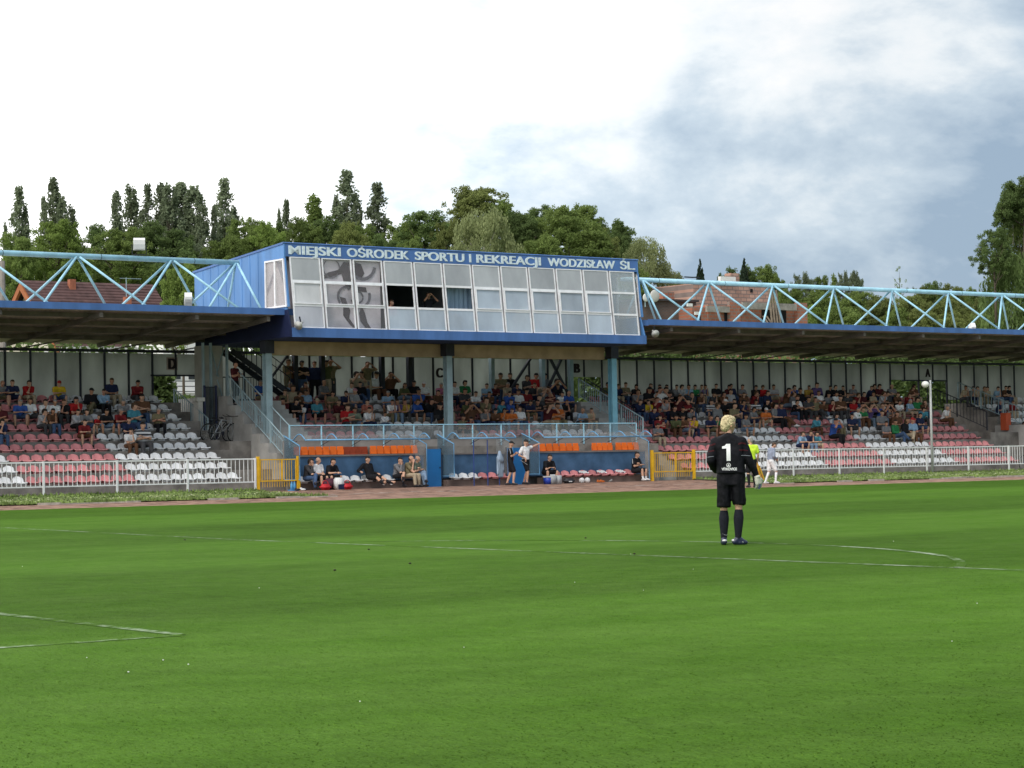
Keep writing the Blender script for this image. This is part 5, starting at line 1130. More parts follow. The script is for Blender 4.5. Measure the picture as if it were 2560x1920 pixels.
# assistant referee
J = standing('down', .5, .0, .04)
rf, fr_ = stander(1880, 1217, 1092, 34.75, J, R(160), 'assistant referee in neon yellow shirt standing on the touchline', None, G(34.75), legs='short', shirt='neon yellow', tr='black', hair='short', hairc='grey', shoe='dark', sock='black', socks=.12)
tag(rf, 'assistant referee in neon yellow shirt and black shorts on the touchline', 'person')
fl = MB(); p0 = onY(1892, 1160, 34.6); p1 = onY(1906, 1196, 34.5); fl.tube([onY(1888, 1140, 34.6), p1+V((.03, 0, -.05))], .009, 6)
r_ = wempty('linesman_flag', 'yellow and red flag hanging from the assistant referee hand', 'flag', p0)
wpart(fl, 'stick', DSTEEL, r_); q = MB(); A = [onY(u, v, 34.55) for u, v in ((1893, 1156), (1903, 1172), (1912, 1199), (1900, 1202), (1894, 1186))]
q.add([tuple(a) for a in A]+[(a.x, a.y+.012, a.z) for a in A], [(0, 1, 2, 3, 4), (9, 8, 7, 6, 5)]+[(i, (i+1) % 5, (i+1) % 5+5, i+5) for i in range(5)])
fm = bpy.data.materials.new('flag_check'); fm.use_nodes = True; ck = nd(fm.node_tree, 'ShaderNodeTexChecker'); ck.inputs['Scale'].default_value = 8; ck.inputs['Color1'].default_value = (.8, .45, .02, 1); ck.inputs['Color2'].default_value = (.75, .3, .02, 1)
tcc = nd(fm.node_tree, 'ShaderNodeTexCoord'); fm.node_tree.links.new(tcc.outputs['Object'], ck.inputs[0]); fm.node_tree.links.new(ck.outputs[0], fm.node_tree.nodes['Principled BSDF'].inputs[0]); wpart(q, 'cloth', fm, r_)
# substitute player walking with head down
J = standing('down', .0, .14, .16); J['head'] = J['neck']+V((0, -.10, .10)); J['hf'] = V((0, -1, -.6)); J['el'] = [J['sh'][0]+V((-.03, .03, -.27)), J['sh'][1]+V((.03, .03, -.27))]; J['wr'] = [V((-.06, -.22, 1.0)), V((.06, -.22, 1.0))]
pl, fp = stander(1926, 1206, 1106, 38.3, J, R(75), 'player in grey blue shirt and white shorts walking with head down', None, G(38.3), legs='short', sleeve='long', shirt='player grey', tr='white', hair='short', hairc='brown', shoe='white', sock='white', socks=.1)
me, w = text_mesh('17', .13, .002, .004, 1.0, 'number', mat('number_ink', (.15, .12, .2), .7, .05, 6))
for v in me.vertices: v.co = V((v.co.x-w/2, 0, v.co.y))
# number on the near thigh, laid on the shorts
bvh = None
def lay_on(me, target, d, off, lift=.004):
    """drop flat lettering (x, y=0, z) onto a surface along direction d (local space)"""
    bm = bmesh.new(); bm.from_mesh(target); bv = BVHTree.FromBMesh(bm); d = V(d).normalized()
    for v in me.vertices:
        p = v.co+off; h = bv.ray_cast(p-d*1.0, d)
        if h[0] is not None: v.co = h[0]-d*lift
        else: v.co = p
    bm.free()
sh_ = next(c for c in pl.children if c.name.startswith('trousers'))
for v in me.vertices: v.co = V((0, -v.co.x, v.co.z))
lay_on(me, sh_.data, (-1, 0, 0), V((.0, -.01, .70))); link('number', me, sh_)
# ================================================================ goalkeeper
KP = V((19.56, .05, 0)); vd = (KP-CPOS); vd.z = 0; vd.normalize(); KA = math.atan2(vd.y, vd.x)-math.pi/2
k_ = .001315
def kp(x, y, d=0): return V(((x-520)*k_, d, (1588-y)*k_))
J = dict(pel=kp(522, 800, 0), chest=kp(505, 545, -.01), neck=kp(500, 335, .0), head=kp(507, 208, .03), hf=V((.80, .60, -.10)), fw=V((0, 1, 0)),
         sh=[kp(352, 400, 0), kp(655, 405, 0)], el=[kp(292, 622, -.03), kp(732, 620, -.02)], wr=[kp(352, 735, .24), kp(812, 800, .02)],
         hip=[kp(445, 850), kp(590, 850)], kn=[kp(432, 1190, .02), kp(602, 1180, .0)], an=[kp(425, 1500, 0), kp(588, 1485, -.03)], toe=[kp(412, 1560, .14), kp(672, 1568, .0)])
J['sh'] = [kp(366, 424, 0), kp(640, 428, 0)]; J['toe'][0].z = .035; J['toe'][1].z = .035; J['an'][0].z = .10; J['an'][1].z = .10
fg = figure(J, .0085, hero=True, hair='full', legs='short', sleeve='long', shirt_r=.0, wide=1.0, hs=1.13, glove=(True, True), smooth=4)
ko = person(fg, KP, KA, 1, 1, 0, 'black', 'black', 'full', 'blond', 'dark', 'tall blond goalkeeper in black kit numbered 1, seen from behind', names=('shirt', 'trousers', 'hair'))
ksh = next(c for c in ko.children if c.name.startswith('shirt')); ktr = next(c for c in ko.children if c.name.startswith('trousers')); ktr.name = 'shorts'
KBL = mat('keeper_black_fabric', (.006, .006, .009), .7, .3, 7, spec=.15, bump=.6, bs=9); put_mats(ksh, [KBL])
KSH = mat('keeper_shorts_fabric', (.005, .005, .007), .7, .3, 7, spec=.15, bump=.7, bs=10)
for v in [c for c in ko.children if c.name.startswith('hair')][0].data.vertices:
    d_ = (v.co-jj_head).normalized() if False else (v.co-fg['J']['head']).normalized(); v.co += d_*(.008*noise.noise(v.co*34)+.007*noise.noise(v.co*90))
# looser shirt and shorts
g = .02; jj = fg['J']; S = jj['sh']; E_ = jj['el']; Wr = jj['wr']
rx, rd = V((1, 0, 0)), V((0, 1, 0))
def EL(c, a, b, c2): return [c, (a, b, c2)]
shp = [[kp(414, 762), (.078, .135, .028), kp(632, 762), (.078, .135, .028), kp(430, 560), (.09, .135, .05), kp(610, 560), (.09, .135, .05)],
       [kp(430, 560), (.09, .135, .05), kp(610, 560), (.09, .135, .05), kp(362, 415), (.075, .095, .06), kp(640, 415), (.075, .095, .06)],
       [kp(362, 415), (.075, .095, .06), kp(640, 415), (.075, .095, .06), kp(500, 335), (.062, .07, .035), kp(500, 345), (.09, .08, .03)],
       [kp(352, 418), .082, kp(300, 560), .072, kp(295, 620, -.03), .066], [kp(295, 620, -.03), .066, kp(318, 690, .10), .060, kp(350, 735, .22), .048],
       [kp(655, 420), .084, kp(708, 560), .074, kp(732, 625, -.02), .068], [kp(732, 625, -.02), .068, kp(775, 710, .0), .058, kp(806, 785, .02), .045],
       [kp(640, 735), (.04, .10, .02), kp(655, 560), (.05, .1, .03), kp(600, 640), (.06, .12, .03)]]
def folds(me, amp, sc):
    for v, n_ in [(v, v.normal.copy()) for v in me.vertices]: v.co += n_*amp*(noise.noise(V((v.co.x*sc[0], v.co.y*sc[0], v.co.z*sc[1])))+.5*noise.noise(V((v.co.x*sc[0]*2+v.co.z*9, v.co.y*20, v.co.z*sc[1]*2.2))))
ksh.data = blob(shp, .010, 'shirt', 4); folds(ksh.data, .009, (10, 6)); [setattr(v, 'co', V((v.co.x, v.co.y, v.co.z+(.012 if v.co.z > kp(0, 430).z else 0)))) for v in ksh.data.vertices]; put_mats(ksh, [KBL])
tp = [[kp(432, 765), (.085, .112, .03), kp(618, 765), (.085, .112, .03), kp(438, 900), (.11, .13, .03), kp(600, 900), (.115, .13, .03)],
      [kp(438, 900), (.11, .13, .03), kp(434, 1146, .01), (.108, .115, .018)], [kp(600, 900), (.115, .13, .03), kp(610, 1122, .01), (.102, .115, .018)]]
ktr.data = blob(tp, .010, 'shorts', 3); folds(ktr.data, .016, (13, 4)); put_mats(ktr, [KSH])
def kpart(pieces, name, m_, vox=.009, sm=3): o = link(name, blob(pieces, vox, name, sm), ko); put_mats(o, m_ if isinstance(m_, list) else [m_]); return o
SOCK = mat('black_sock', (.007, .008, .014), .85, .2, 20, bump=.4, bs=40)
for s in (0, 1):
    kn, an = jj['kn'][s], jj['an'][s]
    a = lerp(kn, an, .10); kpart([[a, .068, lerp(kn, an, .28), .080, lerp(kn, an, .46), .075], [lerp(kn, an, .46), .075, lerp(kn, an, .8), .052, an, .048]], 'sock', SOCK)
    t = jj['toe'][s]; d = (t-an); d.z = 0; d.normalize(); h = V((an.x, an.y, .045))-d*.055
    bt_ = kpart([[h, .043, V((t.x, t.y, .036))-d*.03, .042, V((an.x, an.y, .10)), .046], [V((t.x, t.y, .036))-d*.10, .048, V((t.x, t.y, .034)), .034]], 'boot', mat('navy_boot', (.015, .018, .05), .35, .1, 8, spec=.6), .008)
    sd_ = d.cross(V((0, 0, 1))); w_ = SHOE['white']
    q = MB(); n_ = sd_ if s else -d
    if s:
        for i in range(3): c = V((t.x, t.y, .05))-d*(.05+.03*i); q.bar(c+sd_*.040+V((0, 0, -.022)), c+sd_*.036+V((0, 0, .024))-d*.015, .011, .006, sd_)
    q.sphere(h+V((0, 0, .022))-d*.014, .034, 10, 8, (1.05, .9, .55)); q.build('boot_stripe', w_, bt_, True)
# stirrup tape marks on the socks
for s, z0 in ((0, .155), (1, .22)):
    c = jj['kn'][s].lerp(jj['an'][s], .86 if s == 0 else .74); MB().tube([c+V((.050*math.cos(a), .050*math.sin(a), .012*math.sin(2*a))) for a in [2.6+i*.25 for i in range(16)]], .0035, 5).build('sock_mark', SHOE['white'], ko)
# gloves: palm, four fingers, thumb
GLV = mat('pale_glove_latex', (.58, .57, .48), .7, .12, 9, bump=.3, bs=20); GLD = mat('glove_dark_trim', (.06, .07, .14), .7, .1, 9)
def glove(w, d, n, mir):
    d = V(d).normalized(); n = V(n).normalized(); n = (n-d*n.dot(d)).normalized(); t = d.cross(n)*mir
    ps = [[w, .042, w+d*.05+t*.022, .036, w+d*.05-t*.022, .036, w+d*.10+t*.036, .026, w+d*.10-t*.036, .026]]
    for o_, l in ((.044, .075), (.016, .088), (-.013, .084), (-.040, .066)):
        a = w+d*.105+t*o_; b = a+d*l*.5+n*.018; c = b+d*l*.35+n*.035; ps += [[a, .019, b, .0175], [b, .0175, c, .015]]
    a = w+d*.03+t*.04; b = a+t*.045+d*.035+n*.02; c = b+d*.04+n*.02; ps += [[a, .024, b, .020], [b, .020, c, .016]]
    o = kpart(ps, 'glove', GLV, .007, 2); c0 = w-d*.015
    MB().tube([c0, c0+d*.035], [.046, .044], 12).build('wrist_strap', GLV, o, True)
    return o
g1 = glove(jj['wr'][1]+V((.012, 0, -.02)), (.22, .05, -1), (-.6, .8, 0), 1); g0 = glove(jj['wr'][0]+V((.01, .05, .01)), (.8, .55, .1), (0, -.2, 1), -1)
q = MB(); w = jj['wr'][1]; q.bar(w+V((.055, -.035, -.13)), w+V((.03, -.02, -.20)), .03, .012, (0, 1, 0)); q.build('finger_trim', GLD, g1)
# lettering on the back
WT = mat('shirt_print_white', (.8, .8, .8), .6, .03, 8)
def shirt_print(s, x0, x1, y0, y1, bold=.02, nm='number', sub=True):
    me, w = text_mesh(s, .4, 0, bold, 1.0, nm, WT); ys = [v.co.y for v in me.vertices]; h0, h1 = min(ys), max(ys)
    bm = bmesh.new(); bm.from_mesh(me)
    bmesh.ops.triangulate(bm, faces=bm.faces); 
    if sub: bmesh.ops.subdivide_edges(bm, edges=[e_ for e_ in bm.edges if e_.calc_length() > .05], cuts=5, use_grid_fill=True); bmesh.ops.triangulate(bm, faces=bm.faces)
    bm.to_mesh(me); bm.free(); X0_, X1_ = kp(x0, 0).x, kp(x1, 0).x; Z0, Z1 = kp(0, y1).z, kp(0, y0).z
    for v in me.vertices: v.co = V((X0_+(X1_-X0_)*v.co.x/w, 0, Z0+(Z1-Z0)*(v.co.y-h0)/(h1-h0)))
    lay_on(me, ksh.data, (0, 1, 0), V((0, 0, 0)), .006); return link(nm, me, ksh)
me = MB()          # the numeral 1 with its flag
for poly in ([(475, 430), (520, 430), (520, 625), (475, 625)], [(427, 458), (455, 452), (475, 430), (475, 482), (427, 484)]):
    n = 14; P_ = [kp(*a) for a in poly]; bm = bmesh.new(); bm.faces.new([bm.verts.new(p) for p in P_]); bmesh.ops.triangulate(bm, faces=bm.faces); bmesh.ops.subdivide_edges(bm, edges=bm.edges[:], cuts=6, use_grid_fill=True); bmesh.ops.triangulate(bm, faces=bm.faces)
    bm.verts.index_update(); me.add([v.co.copy() for v in bm.verts], [tuple(v.index for v in f.verts) for f in bm.faces]); bm.free()
me = me.mesh('number', WT); lay_on(me, ksh.data, (0, 1, 0), V((0, 0, 0)), .006); link('number', me, ksh)
shirt_print('VÍTKOVICE', 416, 590, 696, 734, .014, 'lettering')
em = MB()
for r0, r1 in ((20, 25), (0, 9)):
    n = 24; ps = [[kp(496+r*math.cos(2*math.pi*i/n), 674+r*math.sin(2*math.pi*i/n)) for i in range(n)] for r in (r1, max(r0, 1))]
    em.add(ps[0]+ps[1], [(i, (i+1) % n, n+(i+1) % n, n+i) for i in range(n)])
for i in range(-3, 4): em.add([kp(496+i*5-1.5, 690), kp(496+i*5+1.5, 690), kp(496+i*4+1.5, 684-abs(i)), kp(496+i*4-1.5, 684-abs(i))], [(0, 1, 2, 3)])
me = em.mesh('emblem', WT); lay_on(me, ksh.data, (0, 1, 0), V((0, 0, 0)), .006); link('emblem', me, ksh)
RP = mat('dark_red_trim', (.09, .008, .012), .7, .1, 8); GP = mat('grey_piping', (.30, .32, .36), .6, .05, 8)
def piping(pts, m_, r=.0035, nm='piping'):
    bm = bmesh.new(); bm.from_mesh(ksh.data); bv = BVHTree.FromBMesh(bm); o_ = []
    P_ = []
    for a, b in zip(pts, pts[1:]):
        for i in range(8): t = i/8; P_.append(kp(a[0]+(b[0]-a[0])*t, a[1]+(b[1]-a[1])*t))
    P_.append(kp(*pts[-1]))
    for p in P_:
        h = bv.ray_cast(p-V((0, 1, 0)), V((0, 1, 0)))
        if h[0] is not None: o_.append(h[0]-V((0, .001, 0)))
    bm.free()
    if len(o_) > 2: MB().tube(o_, r, 5).build(nm, m_, ksh)
piping([(256, 580), (290, 574), (330, 570)], GP); piping([(642, 566), (690, 566), (745, 572)], GP)
for a in (0, 1): piping([(290, 440+a*10), (330, 428+a*10), (350, 422+a*10)], RP, .004); piping([(612, 430+a*10), (650, 418+a*10), (700, 430+a*10)], RP, .004); piping([(265, 512+a*8), (300, 506+a*8), (335, 500+a*8)], RP, .003); piping([(620, 500+a*8), (670, 500+a*8), (722, 508+a*8)], RP, .003)
# ================================================================ things on the track
def soft_box(name, size, loc, m_, label, cat, bev=.03, rz=0, group=None):
    mb = MB().box(-size[0]/2, size[0]/2, -size[1]/2, size[1]/2, 0, size[2]); me = mb.mesh(name, m_); bm = bmesh.new(); bm.from_mesh(me); bmesh.ops.bevel(bm, geom=bm.edges[:], offset=bev, segments=3, affect='EDGES'); bm.to_mesh(me); bm.free()
    me.polygons.foreach_set('use_smooth', [True]*len(me.polygons)); r = empty(name, label, cat, loc, rz, group); link('body', me, r); return r
gz = G(43.5)-.03
REDB = mat('red_bag_fabric', (.50, .02, .03), .6, .15, 6, bump=.4)
for x, t in ((540, 'the dark bag and the bald man'), (803, 'the white and navy cool bag')):
    r = soft_box('sports_bag', (.46, .26, .22), (D1x(x, 43.3), 43.3, gz), REDB, 'red sports bag on the track next to '+t, 'bag', .08, .1, 'red bags')
    MB().tube([(-.14, 0, .2), (-.10, 0, .31), (.0, 0, .35), (.10, 0, .31), (.14, 0, .2)], .014, 6).build('handle', REDB, r)
r = soft_box('cool_bag', (.36, .28, .44), (D1x(705, 43.35), 43.35, gz), SHOE['white'], 'white and navy cool bag between two red bags', 'bag', .05, .2)
MB().box(-.17, .17, -.147, -.142, .02, .2).build('navy_front', cloth('navy'), r)
soft_box('kit_bag', (.55, .35, .42), (D1x(600, 43.75), 43.75, gz), mat('maroon_bag', (.07, .02, .035), .8, .1, 6), 'dark maroon kit bag behind the red bags', 'bag', .1, .1)
wbm = mat('blue_bottle_plastic', (.10, .35, .62), .2, .08, 5, spec=.6, alpha=.85)
for i in range(4):
    q = MB(); q.tube([(0, 0, 0), (0, 0, .16), (0, 0, .24), (0, 0, .30), (0, 0, .33)], [.05, .052, .045, .018, .018], 10)
    o = q.build('water_bottle', wbm, None, True, (D1x(135+16*i, 43.5), 43.5+.07*(i % 2), gz)); tag(o, 'blue plastic water bottle in the cluster by the yellow gate', 'bottle', 'blue bottles by the yellow gate')
q = MB().box(-.17, .17, -.11, .11, 0, .05); o = q.build('bottle_carrier', mat('carrier_blue', (.08, .25, .5), .4, .1, 4), None, False, (D1x(160, 43.5), 43.52, gz-.0)); tag(o, 'blue carrier under the bottles by the yellow gate', 'carrier')
def shoe(x, y, m_, label, rz=0):
    q = MB(); q.sphere((0, 0, .045), .05, 10, 6, (.85, 2.4, .8)); q.sphere((0, .06, .08), .045, 10, 6, (.8, 1.1, .9)); o = q.build('sports_shoe', m_, None, True, (x, y, gz)); o.rotation_euler.z = rz; tag(o, label, 'shoe', 'loose shoes on the track')
shoe(D1x(205, 43.3), 43.3, SHOE['dark'], 'loose black shoe beside the blue bottles', 1.2); shoe(D1x(268, 43.25), 43.25, SHOE['white'], 'loose white shoe in front of the seated man in jeans', .9); shoe(D1x(300, 43.3), 43.32, SHOE['dark'], 'loose black shoe next to the white one', 1.8)
shoe(D2x(1590, 43.6), 43.6, mat('shoe_orange', (.5, .12, .02), .5, .1, 6), 'loose orange boot below the red bench', 1.4); shoe(D2x(1622, 43.6), 43.62, mat('shoe_orange', (.5, .12, .02), .5, .1, 6), 'second orange boot nearer the last yellow gate', 1.2)
r = soft_box('cooler_box', (.30, .26, .26), (D2x(1105, 43.35), 43.35, gz), mat('cooler_blue', (.02, .05, .35), .4, .06, 4), 'small blue cooler box with white lid', 'cooler', .02); MB().box(-.155, .155, -.135, .135, .262, .31).build('lid', SHOE['white'], r)
r = soft_box('medical_case', (.30, .22, .32), (D2x(1148, 43.3), 43.3, gz), mat('case_grey', (.33, .34, .34), .5, .06, 4), 'grey case with a white handle beside the cooler', 'case', .015); MB().box(-.1, .1, -.03, .03, .322, .37).build('handle', SHOE['white'], r)
soft_box('medical_case', (.26, .2, .33), (D2x(1196, 43.3), 43.3, gz), mat('case_pale', (.45, .47, .48), .5, .06, 4), 'paler grey case at the end of the row of cases', 'case', .015)
r = soft_box('holdall', (.5, .28, .2), (D2x(1300, 43.5), 43.5, gz), SHOE['dark'], 'low black holdall before the red bench', 'bag', .07); MB().box(-.1, .06, -.145, -.141, .06, .1).build('white_mark', SHOE['white'], r)
def football(x, label):
    M = MATS.get('ball')
    bm = bmesh.new(); bmesh.ops.create_icosphere(bm, subdivisions=1, radius=.11); bmesh.ops.bevel(bm, geom=bm.verts[:], offset=.36*.11, segments=1, affect='VERTICES')
    me = bpy.data.meshes.new('football'); bm.to_mesh(me); bm.free(); me.materials.append(SHOE['white']); me.materials.append(BLACK)
    bm = bmesh.new(); bm.from_mesh(me)
    for f in bm.faces: f.material_index = 1 if len(f.verts) == 5 and f.calc_area() < .002 else 0
    bmesh.ops.subdivide_edges(bm, edges=bm.edges[:], cuts=2, use_grid_fill=True)
    for v in bm.verts: v.co = v.co.normalized()*.11
    bm.to_mesh(me); bm.free(); o = link('football', me, None, (x, 43.45, gz+.11)); o.rotation_euler = (.4, x, .2); tag(o, label, 'ball', 'footballs before the red bench')
football(D2x(1425, 43.45), 'black and white football nearer the grey cases'); football(D2x(1478, 43.45), 'black and white football nearer the orange boots')
q = MB(); q.tube([(0, 0, 0), (0, 0, .15), (0, 0, .19), (0, 0, .22)], [.035, .035, .015, .013], 8); o = q.build('drink_bottle', mat('clear_bottle', (.5, .52, .52), .1, .05, 4, alpha=.6), None, True, (D2x(1685, 43.7), 43.7, gz)); tag(o, 'small clear bottle lying below the red bench', 'bottle'); o.rotation_euler.x = 1.2; o.location.z += .03
for x, t in ((1440, 'third'), (1612, 'fifth'), (1790, 'eighth')):
    q = MB(); n = 6; vs = [(-.2+.4*i/n, -.13+.26*j/n, .02*math.sin(i*2.1+j*1.7)+.02) for j in range(n+1) for i in range(n+1)]
    q.add(vs, [(j*(n+1)+i, j*(n+1)+i+1, (j+1)*(n+1)+i+1, (j+1)*(n+1)+i) for j in range(n) for i in range(n)]); o = q.build('crumpled_shirt', SHOE['white'], None, True, (D2x(x, 44.35), 44.36, .76)); o.rotation_euler.x = .35; tag(o, 'crumpled white shirt on the %s red bench seat' % t, 'shirt', 'white shirts on the red bench')
for x, w_ in ((780, .5), (905, .25), (1150, .35), (1285, .3)):
    o = MB().box(-w_/2, w_/2, -.1, .1, 0, .012).build('paper_sheet', SHOE['white'], None, False, (D1x(x, 44.9), 45.25, 2.165)); tag(o, 'white paper lying behind the glass above the first dugout', 'paper', 'papers above the dugouts')
for x, w_ in ((1430, .6), (1690, .6)):
    o = MB().box(-w_/2, w_/2, -.1, .1, 0, .012).build('paper_sheet', SHOE['white'], None, False, (D2x(x, 44.9), 45.25, 2.165)); tag(o, 'white paper lying behind the glass above the third dugout', 'paper', 'papers on the third parapet')
# posts and the hanging jacket of the middle dugout
for x in (398, 530, 640):
    xx = D2x(x, 43.85); o = MB().tube([(0, 0, 0), (0, 0, 1.75 if x != 640 else 1.3)], .022, 6).build('dugout_post', mat('navy_post', (.03, .06, .22), .5, .1, 3), None, False, (xx, 43.85, gz)); tag(o, 'navy post before the middle dugout, '+{398: 'near the white seats', 530: 'before the red seats', 640: 'carrying the hung jacket'}[x], 'post', 'navy posts')
xx = D2x(640, 43.8); jf = blob([[V((0, 0, 1.28)), .05, V((-.03, 0, 1.0)), .11, V((.06, 0, .95)), .12], [V((0, 0, 1.0)), (.16, .06, .1), V((.03, 0, .35)), (.14, .05, .06)], [V((-.10, 0, 1.05)), .05, V((-.11, -.02, .45)), .045], [V((.12, 0, 1.05)), .05, V((.14, -.02, .6)), .045]], .015, 'jacket', 2)
o = link('hanging_jacket', jf, None, (xx, 43.76, gz)); put_mats(o, [mat('jacket_grey_blue', (.28, .36, .46), .85, .3, 5, bump=.5, streak=(3, 1, .3))]); tag(o, 'grey blue jacket hung on a post of the middle dugout', 'jacket')
# cameraman's tripod on the raised seats
tp_ = onY(660+1890/4.424, 880+745/4.424, 47.6); r = empty('camera_tripod', 'camera tripod in front of the man by the middle column', 'tripod', (tp_.x, 47.5, 1.9))
for a in (0, 2.1, 4.2): MB().tube([(0, 0, 1.1), (.35*math.cos(a+.5), .35*math.sin(a+.5), 0)], .012, 5).build('leg', mat('tripod_metal', (.3, .3, .3), .4, .05, 3), r)
MB().box(-.06, .06, -.14, .1, 1.1, 1.24).build('video_camera', BLACK, r)
# people in the press box
for (u, v, lb, vi, c, hk) in ((1070, 738, 'cameraman in dark clothes at the open press box window', 10, 'black', 'short'),):
    p = onY(u, v, 45.6); J = VAR[10]['J']; person(VAR[10], (p.x, 45.6, p.z-J['head'].z), .1, 1, 1, 2, c, 'black', hk, 'dark', 'dark', lb)
for (u, v, lb, vi, c) in ((978, 757, 'person with brown hair seated low at the first open window', 0, 'red'), (1129, 758, 'person in dark red seated at the third open window', 0, 'dark red')):
    p = onY(u, v, 45.5); J = VAR[vi]['J']; person(VAR[vi], (p.x, 45.6, p.z-J['head'].z), .2, 1, 1, 0, c, 'black', 'short', 'brown', 'dark', lb)
p = onY(587, 911, 49.3); person(VAR[8], (p.x, 49.3, p.z-1.58), .5, 1, 1, 1, 'maroon', 'black', 'short', 'dark', 'dark', 'person in dark red leaning at the top of the stair by the tower')
# ================================================================ houses behind
def brickmat(name, a, b, mort, sc=1.0, bw=.5, bh=.25):
    M = bpy.data.materials.new(name); M.use_nodes = True; t = M.node_tree; bb = t.nodes['Principled BSDF']; bb.inputs['Roughness'].default_value = .9
    tcn = nd(t, 'ShaderNodeTexCoord'); mpn = nd(t, 'ShaderNodeMapping'); mpn.inputs['Rotation'].default_value = (R(90), 0, 0); t.links.new(tcn.outputs['Object'], mpn.inputs[0])
    k = nd(t, 'ShaderNodeTexBrick'); k.inputs['Scale'].default_value = sc; k.inputs['Brick Width'].default_value = bw; k.inputs['Row Height'].default_value = bh; k.inputs['Mortar Size'].default_value = .032
    k.inputs['Color1'].default_value = (*a, 1); k.inputs['Color2'].default_value = (*b, 1); k.inputs['Mortar'].default_value = (*mort, 1); k.inputs['Bias'].default_value = -.1
    t.links.new(mpn.outputs[0], k.inputs[0]); n = nd(t, 'ShaderNodeTexNoise'); n.inputs['Scale'].default_value = 1.5; n.inputs['Detail'].default_value = 6; t.links.new(tcn.outputs['Object'], n.inputs['Vector'])
    h = nd(t, 'ShaderNodeHueSaturation'); mr = nd(t, 'ShaderNodeMapRange'); mr.inputs[3].default_value = .65; mr.inputs[4].default_value = 1.35; t.links.new(n.outputs[0], mr.inputs[0]); t.links.new(mr.outputs[0], h.inputs['Value'])
    t.links.new(k.outputs[0], h.inputs['Color']); t.links.new(h.outputs[0], bb.inputs[0]); return M
BK1 = brickmat('pale_block_masonry', (.50, .31, .24), (.38, .22, .17), (.22, .17, .15), bw=.5, bh=.25); BK2 = brickmat('orange_block_masonry', (.42, .15, .09), (.34, .12, .07), (.26, .2, .17), bw=.4, bh=.22); BK3 = brickmat('old_dark_brick', (.15, .075, .055), (.10, .055, .045), (.12, .1, .09), bw=.3, bh=.1)
TILE = mat('brown_roof_tiles', (.085, .045, .042), .8, .2, 3)
def tile_roof(root, x0, x1, yr, zr, ye, ze, name='roof'):
    mb = MB(); n = 26
    for s in (1, -1):
        for i in range(n):
            a, b = i/n, (i+1)/n; ya, za = yr-(yr-ye)*a*s, zr-(zr-ze)*a; yb, zb = yr-(yr-ye)*b*s, zr-(zr-ze)*b
            mb.add([(x0, ya, za), (x1, ya, za), (x1, yb, zb+.05), (x0, yb, zb+.03), (x0, yb, zb), (x1, yb, zb)], [(0, 1, 2, 3), (3, 2, 5, 4)])
    r = wpart(mb, name, TILE, root); return r
H1 = wempty('tiled_house', 'house with brown tiled roof behind block D', 'house', (46, 78, 2.2))
a = onY(50, 703, 80).x; b = onY(382, 711, 80).x; zr = 10.86
rf_ = tile_roof(H1, a, b, 80, zr, 75, 6.6)
wpart(MB().prism([(75.3, 2.2), (84.7, 2.2), (84.7, 6.6), (80, zr-.25), (75.3, 6.6)], 'x', a+.5, b-.5), 'wall', mat('house_render', (.5, .46, .38), .9, .08, 1), H1)
wpart(MB().prism([(75.0, 6.55), (80, zr-.12), (85, 6.55), (84.6, 6.55), (80, zr-.5), (75.4, 6.55)], 'x', a-.02, a+.12), 'gable_board', mat('orange_board', (.35, .12, .05), .8, .1, 3), H1)
for x, z, y, h in ((45.47, 10.9, 79.6, .45), (47.5, 9.2, 77.4, 1.15), (46.35, 9.0, 77.3, .75)): wpart(MB().box(x-.16, x+.16, y-.16, y+.16, z-1.2, z-.40+h), 'chimney', mat('chimney_brick', (.33, .12, .07), .9, .15, 5), H1)
for i, x in enumerate((43.6, 44.6, 46.4, 48.3, 49.5)): wpart(MB().prism([(78.3, 9.4), (78.6, 9.62), (78.7, 9.62)], 'x', x-.1, x+.1), 'roof_vent', DSTEEL, H1)
wpart(MB().tube([(47.75, 78, 9.0), (47.75, 78, 11.0)], .02, 5).tube([(47.4, 78, 10.95), (48.6, 78, 10.95)], .015, 5), 'antenna', STEELB, H1)
H2 = wempty('white_house', 'white walled house seen under the letter D', 'house', (46, 72, 2.2))
wpart(MB().box(46.75, 49.5, 72, 76, 2.2, 8.1), 'wall', mat('white_render', (.78, .78, .76), .85, .05, 1), H2)
wpart(MB().box(42.9, 46.7, 74, 78, 2.2, 7.2), 'wall', mat('grey_render', (.5, .5, .5), .85, .05, 1), H2)
for x in (47.2, 48.1): 
    w = wpart(MB().box(x, x+.45, 71.96, 71.99, 5.55, 6.1), 'window', mat('dark_window', (.04, .045, .05), .2, .05, 2), H2)
for z in (4.9, 5.15, 5.4): wpart(MB().box(46.8, 49.3, 71.3, 71.34, z, z+.04), 'balcony_rail', DSTEEL, H2)
wpart(MB().box(46.8, 49.3, 71.2, 71.95, 4.7, 4.85), 'balcony', mat('balcony_slab', (.45, .44, .42), .9, .05, 1), H2)
B = lambda u, v, y=85: onY(u, v, y)
H3 = wempty('unfinished_house', 'unfinished house of pale and orange blocks behind the long roof', 'house', (95, 86, 2.2))
def wallpix(u0, u1, v0, y0, y1, m_, name='wall', zb=2.2):
    a, b = onY(u0, v0, y0), onY(u1, v0, y0); return wpart(MB().box(a.x, b.x, y0, y1, zb, (a.z+b.z)/2), name, m_, H3)
wallpix(1733, 1926, 712, 86.5, 93, BK1); wallpix(1770, 2017, 765, 84.5, 86.45, BK2); wallpix(1731, 1768, 768, 84.6, 86.4, BK2); wallpix(1824, 1851, 755, 84.2, 84.45, BK2, 'pillar'); wallpix(1992, 2018, 757, 84.2, 84.45, BK2, 'pillar')
